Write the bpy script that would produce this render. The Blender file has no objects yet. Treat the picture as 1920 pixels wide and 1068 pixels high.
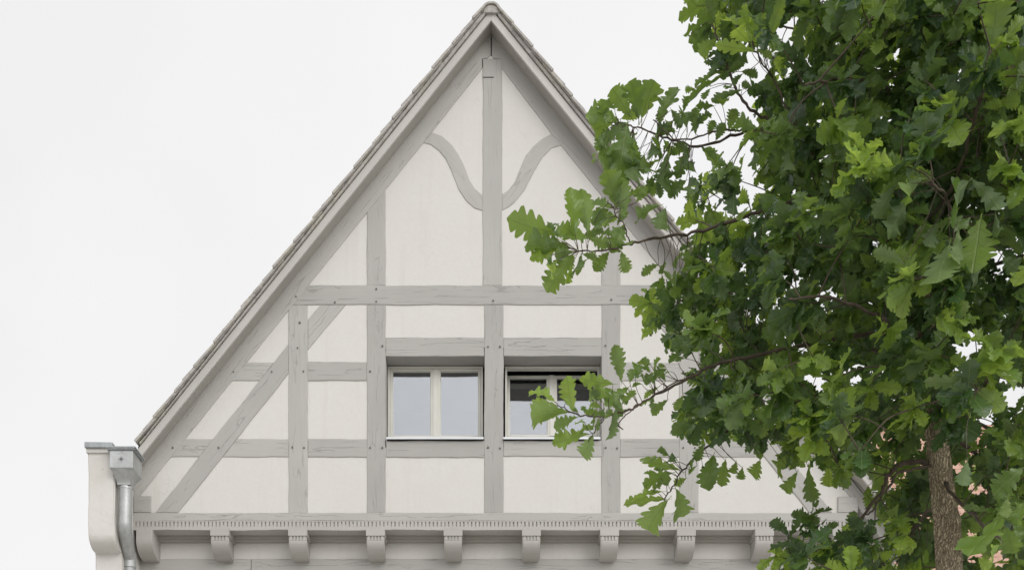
import bpy, bmesh, math, random
import numpy as np
from mathutils import Vector, Matrix, noise
R = math.radians
random.seed(7); rng = np.random.default_rng(7)
S = bpy.context.scene
COL = S.collection

# ------------------------------------------------------------------ camera
EYE = 1.6
F = 2220.0            # focal length in photo pixels (1920 wide)
VX, VY = 920.0, 1734.0
cam = bpy.data.cameras.new('camera'); co = bpy.data.objects.new('camera', cam); COL.objects.link(co)
co.location = (0, 0, EYE); co.rotation_euler = (R(90), 0, 0)
cam.sensor_width = 36; cam.lens = F / 1920 * 36
cam.shift_x = (960 - VX) / 1920; cam.shift_y = (VY - 534) / 1920
cam.clip_start = 0.1; cam.clip_end = 1000
S.camera = co
S.render.resolution_x = 1024; S.render.resolution_y = 569

# ------------------------------------------------------------------ sky (overcast) and sun
SUN_EL, SUN_AZ = R(24), R(150)     # behind the camera to the right, diffused by cloud
w = bpy.data.worlds.new('World'); S.world = w; w.use_nodes = True
nt = w.node_tree; nt.nodes.clear()
def N(t, typ, **kw):
    n = t.nodes.new(typ)
    for k, v in kw.items(): setattr(n, k, v)
    return n
out = N(nt, 'ShaderNodeOutputWorld'); bg = N(nt, 'ShaderNodeBackground')
sky = N(nt, 'ShaderNodeTexSky'); sky.sky_type = 'NISHITA'; sky.sun_disc = False
sky.sun_elevation = SUN_EL; sky.sun_rotation = SUN_AZ
tc = N(nt, 'ShaderNodeTexCoord'); sp = N(nt, 'ShaderNodeSeparateXYZ')
nt.links.new(tc.outputs['Generated'], sp.inputs[0])
# cloud layer: a little brighter towards the veiled sun and the zenith
dotn = N(nt, 'ShaderNodeVectorMath', operation='DOT_PRODUCT')
dotn.inputs[1].default_value = (math.sin(SUN_AZ)*math.cos(SUN_EL), math.cos(SUN_AZ)*math.cos(SUN_EL), math.sin(SUN_EL))
nt.links.new(tc.outputs['Generated'], dotn.inputs[0])
mr = N(nt, 'ShaderNodeMapRange'); mr.inputs['From Min'].default_value = 0.4; mr.inputs['From Max'].default_value = 1.0
mr.inputs['To Min'].default_value = 9.3; mr.inputs['To Max'].default_value = 20.0
nt.links.new(dotn.outputs['Value'], mr.inputs['Value'])
nz = N(nt, 'ShaderNodeTexNoise'); nz.inputs['Scale'].default_value = 3.0; nz.inputs['Detail'].default_value = 3
nt.links.new(tc.outputs['Generated'], nz.inputs['Vector'])
mz = N(nt, 'ShaderNodeMapRange'); mz.inputs['From Min'].default_value = 0.3; mz.inputs['From Max'].default_value = 0.7; mz.inputs['To Min'].default_value = 0.93; mz.inputs['To Max'].default_value = 1.02
nt.links.new(nz.outputs['Fac'], mz.inputs['Value'])
mm = N(nt, 'ShaderNodeMath', operation='MULTIPLY'); nt.links.new(mr.outputs[0], mm.inputs[0]); nt.links.new(mz.outputs[0], mm.inputs[1])
cl = N(nt, 'ShaderNodeVectorMath', operation='SCALE'); cl.inputs[0].default_value = (1.0, 0.997, 1.0)
nt.links.new(mm.outputs[0], cl.inputs['Scale'])
mx = N(nt, 'ShaderNodeMix', data_type='RGBA'); mx.inputs['Factor'].default_value = 0.975
nt.links.new(sky.outputs[0], mx.inputs['A']); nt.links.new(cl.outputs[0], mx.inputs['B'])
nt.links.new(mx.outputs['Result'], bg.inputs['Color']); bg.inputs['Strength'].default_value = 0.1
nt.links.new(bg.outputs[0], out.inputs[0])
sl = bpy.data.lights.new('sun', 'SUN'); sl.energy = 0.68; sl.angle = R(30); sl.color = (1, 0.975, 0.94)
so = bpy.data.objects.new('sun', sl); COL.objects.link(so)
sd = Vector((math.sin(SUN_AZ) * math.cos(SUN_EL), math.cos(SUN_AZ) * math.cos(SUN_EL), math.sin(SUN_EL)))
so.rotation_euler = sd.to_track_quat('Z', 'Y').to_euler()
S.view_settings.view_transform = 'Standard'; S.view_settings.look = 'None'
S.view_settings.exposure = 0; S.view_settings.gamma = 1
S.cycles.max_bounces = 8; S.cycles.transmission_bounces = 6; S.cycles.transparent_max_bounces = 16

# ------------------------------------------------------------------ helpers
def P(px, py, Y=12.0):
    k = Y / F
    return Vector(((px - VX) * k, Y, EYE + (VY - py) * k))
def tag(o, label=None, cat=None, group=None, kind=None):
    if label: o['label'] = label
    if cat: o['category'] = cat
    if group: o['group'] = group
    if kind: o['kind'] = kind
    return o
def empty(name, loc, label, cat, group=None):
    o = bpy.data.objects.new(name, None); COL.objects.link(o); o.location = loc
    o.empty_display_size = 0.2
    bpy.context.view_layer.update()
    return tag(o, label, cat, group)
def link(name, me, mat, parent=None, smooth=False):
    o = bpy.data.objects.new(name, me); COL.objects.link(o)
    if mat: me.materials.append(mat)
    if smooth:
        me.polygons.foreach_set('use_smooth', [True] * len(me.polygons))
    if parent:
        o.parent = parent; o.matrix_parent_inverse = parent_inv(parent)
    return o
def parent_inv(p):
    m = Matrix.Translation(p.location)
    q = p.parent
    while q: q = q.parent
    return p_world(p).inverted()
def p_world(p):
    m = p.matrix_basis.copy()
    if p.parent: m = p_world(p.parent) @ p.matrix_parent_inverse @ m
    return m
def mesh_obj(name, verts, faces, mat, parent=None, smooth=False):
    me = bpy.data.meshes.new(name); me.from_pydata([tuple(v) for v in verts], [], faces); me.update()
    return link(name, me, mat, parent, smooth)
class MB:
    def __init__(s): s.v = []; s.f = []
    def box(s, a, b):
        x0, y0, z0 = [min(a[i], b[i]) for i in range(3)]; x1, y1, z1 = [max(a[i], b[i]) for i in range(3)]
        n = len(s.v)
        s.v += [(x0,y0,z0),(x1,y0,z0),(x1,y1,z0),(x0,y1,z0),(x0,y0,z1),(x1,y0,z1),(x1,y1,z1),(x0,y1,z1)]
        s.f += [tuple(n+i for i in q) for q in ((0,3,2,1),(4,5,6,7),(0,1,5,4),(1,2,6,5),(2,3,7,6),(3,0,4,7))]
    def hexa(s, pts):
        n = len(s.v); s.v += [tuple(p) for p in pts]
        s.f += [tuple(n+i for i in q) for q in ((0,3,2,1),(4,5,6,7),(0,1,5,4),(1,2,6,5),(2,3,7,6),(3,0,4,7))]
    def pxbox(s, x0, y0, x1, y1, Y, depth, Yp=None):
        """front face measured at photo pixels x0..x1, y0..y1 on the plane Y"""
        a = P(x0, y0, Y); b = P(x1, y1, Y); s.box((a.x, Y, a.z), (b.x, Y + depth, b.z))
    def prism_y(s, poly, y0, y1):
        """poly = list of (x,z), extruded from y0 to y1"""
        n = len(s.v); m = len(poly)
        s.v += [(x, y0, z) for x, z in poly] + [(x, y1, z) for x, z in poly]
        s.f.append(tuple(n + i for i in range(m))); s.f.append(tuple(n + m + i for i in reversed(range(m))))
        for i in range(m):
            j = (i + 1) % m; s.f.append((n + j, n + i, n + m + i, n + m + j))
    def prism_x(s, poly, x0, x1):
        """poly = list of (y,z), extruded in x"""
        n = len(s.v); m = len(poly)
        s.v += [(x0, y, z) for y, z in poly] + [(x1, y, z) for y, z in poly]
        s.f.append(tuple(n + i for i in range(m))); s.f.append(tuple(n + m + i for i in reversed(range(m))))
        for i in range(m):
            j = (i + 1) % m; s.f.append((n + j, n + i, n + m + i, n + m + j))
    def tube(s, pts, rad, seg=8, cap=True):
        pts = [Vector(p) for p in pts]; n0 = len(s.v)
        ref = None
        for i, p in enumerate(pts):
            d = (pts[min(i+1, len(pts)-1)] - pts[max(i-1, 0)]).normalized()
            if ref is None: ref = d.orthogonal().normalized()
            ref = (ref - d * ref.dot(d)).normalized(); b = d.cross(ref)
            r = rad[i] if hasattr(rad, '__len__') else rad
            for k in range(seg):
                a = 2 * math.pi * k / seg
                s.v.append(tuple(p + ref * (r * math.cos(a)) + b * (r * math.sin(a))))
        for i in range(len(pts) - 1):
            for k in range(seg):
                k2 = (k + 1) % seg
                s.f.append((n0+i*seg+k, n0+i*seg+k2, n0+(i+1)*seg+k2, n0+(i+1)*seg+k))
        if cap:
            s.f.append(tuple(n0 + k for k in reversed(range(seg))))
            s.f.append(tuple(n0 + (len(pts)-1)*seg + k for k in range(seg)))
    def build(s, name, mat, parent=None, bevel=0, smooth=False):
        me = bpy.data.meshes.new(name); me.from_pydata(s.v, [], s.f); me.update()
        bm = bmesh.new(); bm.from_mesh(me); bmesh.ops.recalc_face_normals(bm, faces=bm.faces)
        if bevel:
            es = [e for e in bm.edges if len(e.link_faces) == 2 and e.calc_face_angle(0) > 0.7]
            bmesh.ops.bevel(bm, geom=es, offset=bevel, segments=2, affect='EDGES', profile=0.6)
        bm.to_mesh(me); bm.free()
        return link(name, me, mat, parent, smooth)
def catmull(pts, n=6):
    pts = [Vector(p) for p in pts]; q = [pts[0]*2 - pts[1]] + pts + [pts[-1]*2 - pts[-2]]; o = []
    for i in range(1, len(q) - 2):
        a, b, c, d = q[i-1:i+3]
        for k in range(n):
            t = k / n
            o.append(0.5*((2*b) + (c-a)*t + (2*a-5*b+4*c-d)*t*t + (3*b-a-3*c+d)*t**3))
    o.append(pts[-1]); return o

# ------------------------------------------------------------------ materials
def newmat(name):
    m = bpy.data.materials.new(name); m.use_nodes = True; t = m.node_tree; t.nodes.clear()
    o = N(t, 'ShaderNodeOutputMaterial'); b = N(t, 'ShaderNodeBsdfPrincipled'); t.links.new(b.outputs[0], o.inputs[0])
    return m, t, b, o
def mapped(t, scale, coord='Object', rnd=True):
    tc = N(t, 'ShaderNodeTexCoord'); mp = N(t, 'ShaderNodeMapping'); mp.inputs['Scale'].default_value = scale
    t.links.new(tc.outputs[coord], mp.inputs['Vector'])
    if rnd:
        oi = N(t, 'ShaderNodeObjectInfo'); ml = N(t, 'ShaderNodeMath', operation='MULTIPLY'); ml.inputs[1].default_value = 37.0
        t.links.new(oi.outputs['Random'], ml.inputs[0]); cb = N(t, 'ShaderNodeCombineXYZ')
        for i in range(3): t.links.new(ml.outputs[0], cb.inputs[i])
        t.links.new(cb.outputs[0], mp.inputs['Location'])
    return mp.outputs[0]
def noise_n(t, vec, scale, detail=4, rough=0.55, dist=0):
    n = N(t, 'ShaderNodeTexNoise'); n.inputs['Scale'].default_value = scale; n.inputs['Detail'].default_value = detail
    n.inputs['Roughness'].default_value = rough; n.inputs['Distortion'].default_value = dist
    t.links.new(vec, n.inputs['Vector']); return n.outputs['Fac']
def rng_n(t, v, a, b, c, d):
    m = N(t, 'ShaderNodeMapRange'); m.inputs['From Min'].default_value = a; m.inputs['From Max'].default_value = b
    m.inputs['To Min'].default_value = c; m.inputs['To Max'].default_value = d; t.links.new(v, m.inputs['Value']); return m.outputs[0]
def math_n(t, op, a, b):
    m = N(t, 'ShaderNodeMath', operation=op)
    for i, v in enumerate((a, b)):
        if isinstance(v, (int, float)): m.inputs[i].default_value = v
        else: t.links.new(v, m.inputs[i])
    return m.outputs[0]
def mix_n(t, f, a, b, typ='MIX'):
    m = N(t, 'ShaderNodeMix', data_type='RGBA', blend_type=typ)
    for k, v in (('Factor', f), ('A', a), ('B', b)):
        if isinstance(v, (int, float)): m.inputs[k].default_value = v
        elif isinstance(v, tuple): m.inputs[k].default_value = (*v, 1)
        else: t.links.new(v, m.inputs[k])
    return m.outputs['Result']
def bump_n(t, b, h, dist, strength=1.0):
    n = N(t, 'ShaderNodeBump'); n.inputs['Distance'].default_value = dist; n.inputs['Strength'].default_value = strength
    t.links.new(h, n.inputs['Height']); t.links.new(n.outputs[0], b.inputs['Normal']); return n

def mat_plaster(name, col, dirt=(0.62, 0.58, 0.50), amt=0.25, dist=0.004):
    m, t, b, o = newmat(name); v = mapped(t, (1, 1, 1), rnd=False)
    n1 = noise_n(t, v, 2.2, 5, 0.6); n2 = noise_n(t, v, 28, 5, 0.65); n3 = noise_n(t, v, 7, 3)
    f = math_n(t, 'MULTIPLY', rng_n(t, n1, 0.45, 0.75, 0, 1), amt)
    c = mix_n(t, f, col, dirt)
    c2 = mix_n(t, rng_n(t, n2, 0.3, 0.7, 0.0, 0.07), c, (0.95, 0.93, 0.9))
    wv = N(t, 'ShaderNodeVectorMath', operation='SCALE'); nn = N(t, 'ShaderNodeTexNoise'); nn.inputs['Scale'].default_value = 6; nn.inputs['Detail'].default_value = 5
    t.links.new(v, nn.inputs['Vector']); t.links.new(nn.outputs['Color'], wv.inputs[0]); wv.inputs['Scale'].default_value = 0.35
    wa = N(t, 'ShaderNodeVectorMath', operation='ADD'); t.links.new(wv.outputs[0], wa.inputs[0]); t.links.new(v, wa.inputs[1])
    vo = N(t, 'ShaderNodeTexVoronoi', feature='DISTANCE_TO_EDGE'); vo.inputs['Scale'].default_value = 1.3; t.links.new(wa.outputs[0], vo.inputs['Vector'])
    hl = math_n(t, 'LESS_THAN', vo.outputs['Distance'], rng_n(t, noise_n(t, v, 2.1, 2), 0.52, 0.7, 0, 0.007))
    c2 = mix_n(t, math_n(t, 'MULTIPLY', hl, 0.14), c2, tuple(x * .55 for x in col))
    rs = noise_n(t, mapped(t, (7, 7, 0.5), rnd=False), 1.5, 4, 0.6)
    c2 = mix_n(t, rng_n(t, rs, 0.55, 0.8, 0, 0.28), c2, tuple(x * y for x, y in zip(col, (0.82, 0.79, 0.73))))
    t.links.new(c2, b.inputs['Base Color']); b.inputs['Roughness'].default_value = 0.9
    b.inputs['Specular IOR Level'].default_value = 0.2
    h = math_n(t, 'ADD', math_n(t, 'MULTIPLY', n3, 2.0), math_n(t, 'MULTIPLY', n2, 0.35))
    bump_n(t, b, h, dist, 0.8); return m
def mat_timber(name, col, crack=1.0):
    m, t, b, o = newmat(name)
    v = mapped(t, (0.75, 20, 20)); vb = mapped(t, (2.5, 60, 60)); vc = mapped(t, (1, 1, 1))
    warp = noise_n(t, mapped(t, (1.3, 5, 5)), 1.6, 3)
    wa = N(t, 'ShaderNodeVectorMath', operation='MULTIPLY_ADD'); 
    cb = N(t, 'ShaderNodeCombineXYZ'); t.links.new(warp, cb.inputs[1]); t.links.new(warp, cb.inputs[2])
    t.links.new(cb.outputs[0], wa.inputs[0]); wa.inputs[1].default_value = (0, 2.2, 2.2); t.links.new(v, wa.inputs[2])
    vo = N(t, 'ShaderNodeTexVoronoi', feature='DISTANCE_TO_EDGE'); vo.inputs['Scale'].default_value = 0.8
    t.links.new(wa.outputs[0], vo.inputs['Vector'])
    wid = rng_n(t, noise_n(t, mapped(t, (2.2, 8, 8)), 1.6, 3), 0.5, 0.72, 0.0, 0.026 * crack)
    line = math_n(t, 'LESS_THAN', vo.outputs['Distance'], wid)
    grain = noise_n(t, vb, 1.0, 5, 0.6)
    c = mix_n(t, rng_n(t, noise_n(t, vc, 1.5, 4), 0.35, 0.7, 0, 1), col, tuple(x * 0.9 for x in col))
    c = mix_n(t, rng_n(t, grain, 0.35, 0.7, 0.0, 0.22), c, tuple(x * 0.72 for x in col))
    c = mix_n(t, math_n(t, 'MULTIPLY', line, 0.30), c, (0.15, 0.14, 0.125))
    oi = N(t, 'ShaderNodeObjectInfo'); hv = N(t, 'ShaderNodeHueSaturation'); t.links.new(c, hv.inputs['Color']); t.links.new(rng_n(t, oi.outputs['Random'], 0, 1, 0.93, 1.05), hv.inputs['Value']); c = hv.outputs[0]
    t.links.new(c, b.inputs['Base Color']); b.inputs['Roughness'].default_value = 0.62
    b.inputs['Specular IOR Level'].default_value = 0.3
    h = math_n(t, 'SUBTRACT', math_n(t, 'MULTIPLY', grain, 0.35), math_n(t, 'MULTIPLY', line, 1.0))
    bump_n(t, b, h, 0.004, 0.8); return m
def mat_plain(name, col, rough=0.5, metal=0.0, var=0.12, nscale=6, bump=0.0008):
    m, t, b, o = newmat(name); v = mapped(t, (1, 1, 1)); n = noise_n(t, v, nscale, 5, 0.6)
    c = mix_n(t, rng_n(t, n, 0.3, 0.7, 0, 1), col, tuple(x * (1 - var * 2) for x in col))
    t.links.new(c, b.inputs['Base Color']); b.inputs['Roughness'].default_value = rough; b.inputs['Metallic'].default_value = metal
    if bump: bump_n(t, b, noise_n(t, v, nscale * 6, 4), bump, 0.6)
    return m
def mat_zinc(name, col):
    m, t, b, o = newmat(name); v = mapped(t, (1, 1, 1)); vs = mapped(t, (9, 9, 1.2))
    n = noise_n(t, v, 9, 5, 0.65); s = noise_n(t, vs, 3, 4, 0.6)
    c = mix_n(t, rng_n(t, n, 0.35, 0.7, 0, 1), col, tuple(x * 0.78 for x in col))
    c = mix_n(t, rng_n(t, s, 0.5, 0.75, 0, 0.5), c, (0.62, 0.63, 0.64))
    t.links.new(c, b.inputs['Base Color']); b.inputs['Metallic'].default_value = 0.55
    t.links.new(rng_n(t, n, 0.3, 0.7, 0.38, 0.58), b.inputs['Roughness'])
    bump_n(t, b, n, 0.002, 0.4); return m
def mat_tile(name, c1, c2, c3):
    m, t, b, o = newmat(name); v = mapped(t, (1, 1, 1), rnd=False)
    n = noise_n(t, v, 14, 6, 0.7); n2 = noise_n(t, v, 5, 4, 0.6); n3 = noise_n(t, v, 45, 4, 0.7)
    c = mix_n(t, rng_n(t, n, 0.35, 0.65, 0, 1), c1, c2)
    c = mix_n(t, rng_n(t, n2, 0.5, 0.66, 0, 0.75), c, c3)
    c = mix_n(t, rng_n(t, n3, 0.5, 0.75, 0, 0.5), c, (0.12, 0.11, 0.10))
    t.links.new(c, b.inputs['Base Color']); b.inputs['Roughness'].default_value = 0.95
    b.inputs['Specular IOR Level'].default_value = 0.15
    bump_n(t, b, math_n(t, 'ADD', n, n3), 0.006, 0.9); return m
def mat_glass(name):
    m, t, b, o = newmat(name); t.nodes.remove(b)
    v = mapped(t, (1, 1, 1)); n = noise_n(t, v, 1.6, 1)
    bp = N(t, 'ShaderNodeBump'); bp.inputs['Distance'].default_value = 0.0015; bp.inputs['Strength'].default_value = 0.25
    t.links.new(n, bp.inputs['Height'])
    gl = N(t, 'ShaderNodeBsdfGlossy'); gl.inputs['Roughness'].default_value = 0.0; gl.inputs['Color'].default_value = (0.93, 0.95, 1.0, 1)
    t.links.new(bp.outputs[0], gl.inputs['Normal'])
    tr = N(t, 'ShaderNodeBsdfTransparent'); tr.inputs['Color'].default_value = (0.8, 0.82, 0.82, 1)
    mxs = N(t, 'ShaderNodeMixShader'); mxs.inputs[0].default_value = 0.235
    t.links.new(tr.outputs[0], mxs.inputs[1]); t.links.new(gl.outputs[0], mxs.inputs[2]); t.links.new(mxs.outputs[0], o.inputs[0])
    return m
def mat_bark(name):
    m, t, b, o = newmat(name); v = mapped(t, (1, 1, 0.22), rnd=False); v1 = mapped(t, (1, 1, 1), rnd=False)
    vo = N(t, 'ShaderNodeTexVoronoi', feature='DISTANCE_TO_EDGE'); vo.inputs['Scale'].default_value = 105
    wv = N(t, 'ShaderNodeVectorMath', operation='ADD'); t.links.new(v, wv.inputs[0])
    nn = N(t, 'ShaderNodeTexNoise'); nn.inputs['Scale'].default_value = 12; t.links.new(v1, nn.inputs['Vector'])
    sc = N(t, 'ShaderNodeVectorMath', operation='SCALE'); sc.inputs['Scale'].default_value = 0.06; t.links.new(nn.outputs['Color'], sc.inputs[0])
    t.links.new(sc.outputs[0], wv.inputs[1]); t.links.new(wv.outputs[0], vo.inputs['Vector'])
    edge = rng_n(t, vo.outputs['Distance'], 0.0, 0.22, 0, 1)
    f = noise_n(t, v1, 60, 5, 0.7); g = noise_n(t, v1, 7, 4)
    c = mix_n(t, edge, (0.20, 0.15, 0.105), (0.64, 0.515, 0.37))
    c = mix_n(t, rng_n(t, f, 0.4, 0.7, 0, 0.5), c, (0.66, 0.57, 0.44))
    c = mix_n(t, rng_n(t, g, 0.52, 0.7, 0, 0.4), c, (0.30, 0.27, 0.17))
    t.links.new(c, b.inputs['Base Color']); b.inputs['Roughness'].default_value = 0.95
    b.inputs['Specular IOR Level'].default_value = 0.15
    bump_n(t, b, math_n(t, 'ADD', edge, math_n(t, 'MULTIPLY', f, 0.5)), 0.006, 1.0); return m
def mat_leaf(name):
    m, t, b, o = newmat(name)
    u = N(t, 'ShaderNodeUVMap'); u.uv_map = 'UVMap'; s = N(t, 'ShaderNodeSeparateXYZ'); t.links.new(u.outputs[0], s.inputs[0])
    d = N(t, 'ShaderNodeUVMap'); d.uv_map = 'leafdata'; sd_ = N(t, 'ShaderNodeSeparateXYZ'); t.links.new(d.outputs[0], sd_.inputs[0])
    x, y = s.outputs[0], s.outputs[1]; age, rn = sd_.outputs[0], sd_.outputs[1]
    ax = math_n(t, 'ABSOLUTE', math_n(t, 'SUBTRACT', x, 0.5), 0)
    rib = rng_n(t, ax, 0.010, 0.022, 1, 0)
    sv = math_n(t, 'FRACT', math_n(t, 'MULTIPLY', math_n(t, 'SUBTRACT', y, math_n(t, 'MULTIPLY', ax, 0.75)), 8.0), 0)
    sv = math_n(t, 'ABSOLUTE', math_n(t, 'SUBTRACT', sv, 0.5), 0)
    side = rng_n(t, sv, 0.0, 0.075, 0.55, 0)
    vein = math_n(t, 'MAXIMUM', rib, side)
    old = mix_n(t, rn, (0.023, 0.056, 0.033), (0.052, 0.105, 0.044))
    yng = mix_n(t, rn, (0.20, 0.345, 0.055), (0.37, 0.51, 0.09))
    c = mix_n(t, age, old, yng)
    v1 = mapped(t, (1, 1, 1), rnd=False); bl = noise_n(t, v1, 30, 4, 0.6)
    c = mix_n(t, rng_n(t, bl, 0.35, 0.7, 0, 0.35), c, (0.05, 0.085, 0.02))
    spot = noise_n(t, v1, 95, 3, 0.6); c = mix_n(t, rng_n(t, spot, 0.70, 0.74, 0, 0.8), c, (0.16, 0.11, 0.05))
    geo = N(t, 'ShaderNodeNewGeometry')
    under = mix_n(t, 0.40, c, (0.20, 0.25, 0.16))
    c2 = mix_n(t, geo.outputs['Backfacing'], c, under)
    c3 = mix_n(t, math_n(t, 'MULTIPLY', vein, 0.5), c2, (0.30, 0.38, 0.14))
    t.links.new(c3, b.inputs['Base Color'])
    t.links.new(rng_n(t, geo.outputs['Backfacing'], 0, 1, 0.30, 0.7), b.inputs['Roughness'])
    b.inputs['Specular IOR Level'].default_value = 0.5
    hb = math_n(t, 'ADD', math_n(t, 'MULTIPLY', vein, -0.8), math_n(t, 'MULTIPLY', bl, 0.8)); bn = bump_n(t, b, hb, 0.0035, 0.8)
    tr = N(t, 'ShaderNodeBsdfTranslucent')
    ct = mix_n(t, age, (0.13, 0.26, 0.035), (0.58, 0.77, 0.10))
    ct = mix_n(t, math_n(t, 'MULTIPLY', vein, 0.45), ct, (0.07, 0.14, 0.02))
    t.links.new(ct, tr.inputs['Color'])
    ms = N(t, 'ShaderNodeMixShader'); t.links.new(rng_n(t, age, 0, 1, 0.32, 0.5), ms.inputs[0])
    t.links.new(b.outputs[0], ms.inputs[1]); t.links.new(tr.outputs[0], ms.inputs[2]); t.links.new(ms.outputs[0], o.inputs[0])
    return m

M = dict(
    plaster=mat_plaster('white_plaster', (0.62, 0.606, 0.573), dirt=(0.61, 0.58, 0.54), amt=0.6, dist=0.0018),
    pier=mat_plaster('pier_plaster', (0.62, 0.602, 0.57), dirt=(0.50, 0.46, 0.39), amt=0.55, dist=0.0035),
    timber=mat_timber('grey_painted_timber', (0.435, 0.423, 0.398)),
    carved=mat_timber('grey_painted_carved_timber', (0.46, 0.442, 0.412), 0.0),
    board=mat_timber('grey_painted_board', (0.55, 0.53, 0.50), 0.0),
    soffit=mat_timber('grey_soffit_board', (0.42, 0.40, 0.365), 0.0),
    peg=mat_plain('weathered_peg', (0.16, 0.145, 0.125), 0.8),
    seam_and_shade=mat_plain('open_joint_or_shade', (0.035, 0.03, 0.027), 0.95),  # open joints, and the painted overhang shadow at the verge
    tile=mat_tile('weathered_roof_tile', (0.50, 0.475, 0.445), (0.36, 0.34, 0.315), (0.48, 0.455, 0.38)),
    terracotta=mat_tile('terracotta_tile', (0.60, 0.38, 0.295), (0.50, 0.31, 0.24), (0.62, 0.47, 0.38)),
    zinc=mat_zinc('zinc', (0.45, 0.462, 0.455)),
    zincdark=mat_zinc('zinc_trim', (0.36, 0.38, 0.385)),
    frame=mat_plain('cream_window_paint', (0.62, 0.61, 0.55), 0.4, var=0.04, bump=0.0003),
    sill=mat_plain('aluminium_sill', (0.55, 0.56, 0.57), 0.35, 0.6, var=0.05),
    glass=mat_glass('window_glass'),
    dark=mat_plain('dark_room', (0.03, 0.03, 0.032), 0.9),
    bark=mat_bark('oak_bark'), leaf=mat_leaf('oak_leaf'),
    twig=mat_plain('twig_bark', (0.13, 0.095, 0.07), 0.8, var=0.3, nscale=30, bump=0.001),
    asphalt=mat_plain('pale_granite_setts', (0.36, 0.345, 0.325), 0.9, nscale=30),
    paving=mat_plain('stone_paving', (0.55, 0.53, 0.50), 0.85, nscale=8),
)

# ------------------------------------------------------------------ ground
g = MB(); g.box((-300, -300, -0.3), (300, 300, 0)); tag(g.build('ground', M['asphalt']), kind='structure')
g = MB(); g.box((-40, 3.6, -0.1), (40, 30, 0.12)); tag(g.build('pavement', M['paving'], bevel=0.01), kind='structure')

# ------------------------------------------------------------------ the house
house = empty('timber_framed_house', (0, 12.3, 0.12),
    'white plastered gable house with grey painted timber frame, two small windows and carved corbels', 'house')

def resample(poly, step=9.0):
    o = []
    for i in range(len(poly)):
        a = Vector(poly[i]); b = Vector(poly[(i + 1) % len(poly)]); n = max(1, int((b - a).length / step))
        for k in range(n): o.append(a.lerp(b, k / n))
    return o
tcount = [0]
def timber(name, poly, grain, mat='timber', proud=0.0, depth=0.16, jit=0.0035, Y=12.0, parent=None, bev=0.005):
    """poly: photo pixels on the wall plane (clockwise or not); grain: direction (dx,dy px); one hewn timber as one mesh"""
    tcount[0] += 1; sd0 = tcount[0] * 7.31
    yf = Y - proud
    pts = resample([P(x, y, 12.0).xz for x, y in poly] if True else poly, 0.05)
    n = len(pts)
    area = sum(pts[i].x * pts[(i+1) % n].y - pts[(i+1) % n].x * pts[i].y for i in range(n))
    if area < 0: pts.reverse()
    out, inn = [], []
    for i in range(n):
        a, b = pts[i-1], pts[(i+1) % n]; d = (b - a); d = d.normalized() if d.length > 1e-6 else Vector((1, 0))
        nrm = Vector((d.y, -d.x)); j = jit * noise.noise(Vector((pts[i].x * 4 + sd0, pts[i].y * 4, sd0))) * 1.6 + jit * 0.5 * noise.noise(Vector((pts[i].x * 17, pts[i].y * 17, sd0)))
        q = pts[i] + nrm * j; out.append(q); inn.append(q - nrm * bev)
    c = sum(out, Vector((0, 0))) / n
    gx = Vector((grain[0], -grain[1])).normalized(); gy = Vector((-gx.y, gx.x))
    def loc(q, y): d = q - c; return (d.dot(gx), d.dot(gy), y)
    v = [loc(q, 0.0) for q in inn] + [loc(q, -0.004) for q in out] + [loc(q, -depth) for q in out]
    f = [tuple(range(n)), tuple(reversed(range(2*n, 3*n)))]
    for i in range(n):
        j = (i + 1) % n
        f.append((i, n + i, n + j, j)); f.append((n + i, 2*n + i, 2*n + j, n + j))
    o = mesh_obj(name, v, f, M[mat])
    # local x = grain, local y = across, local z = towards the street (-Y)
    m = Matrix(((gx.x, gy.x, 0, c.x), (0, 0, -1, yf), (gx.y, gy.y, 0, c.y), (0, 0, 0, 1)))
    par = parent or house
    o.parent = par; o.matrix_parent_inverse = p_world(par).inverted(); o.matrix_basis = m
    return o
def rect(x0, y0, x1, y1): return [(x0, y0), (x1, y0), (x1, y1), (x0, y1)]
H = (1, 0); V = (0, 1)

# plaster infill: solids between the timbers, window openings left open, joints under the posts
SL = 1.25
pl = MB()
def plast(poly, y0=12.008, y1=12.14): pl.prism_y([tuple(P(x, y).xz) for x, y in poly], y0, y1)
plast([(706, 345), (706, 966), (252, 966), (252, 915)])
plast([(706.2, 345), (925, 71), (925, 650), (706.2, 650)]); plast(rect(706.2, 838, 925, 966))
plast([(925.2, 71), (1145, 345), (1145, 650), (925.2, 650)]); plast(rect(925.2, 838, 1145, 966))
plast([(1145.2, 345), (1600, 912), (1608, 966), (1145.2, 966)])
pl.build('plaster_wall', M['plaster'], house)

# rafters against the gable, king post, posts
timber('rafter', [(920.6, 44), (920.6, 103), (913, 109.5), (904.6, 110), (904.6, 127), (810, 247), (606, 500), (350, 819), (251, 943), (251, 880)], (-1, SL), proud=0.004, jit=0.002)
timber('rafter', [(921.6, 44), (921.6, 103), (925, 109.5), (941, 111), (941, 128), (1034, 250), (1235, 498), (1480, 795), (1594, 930), (1668, 1030), (1690, 1016)], (1, SL), proud=0.002, jit=0.002)
timber('king_post', rect(905.2, 110.5, 941.5, 535), V)
for x0, x1, top in ((688, 723, 388), (1128, 1163, 388)):
    inn = lambda x: 127 + 1.248 * (abs(x - 922.5) - 18)
    timber('post', [(x0, inn(x0)), (x1, inn(x1)), (x1, 535), (x0, 535)], V, proud=0.001)
timber('collar_beam', [(546, 571), (574, 534.5), (1266, 534.5), (1302, 571)], H, proud=0.0015, depth=0.2, jit=0.005)
for x0, x1 in ((541, 577), (688, 723), (908, 944), (1128, 1163), (1274, 1310)):
    timber('post', rect(x0, 571.3, x1, 961), V, proud=0.0, depth=0.26)
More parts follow.
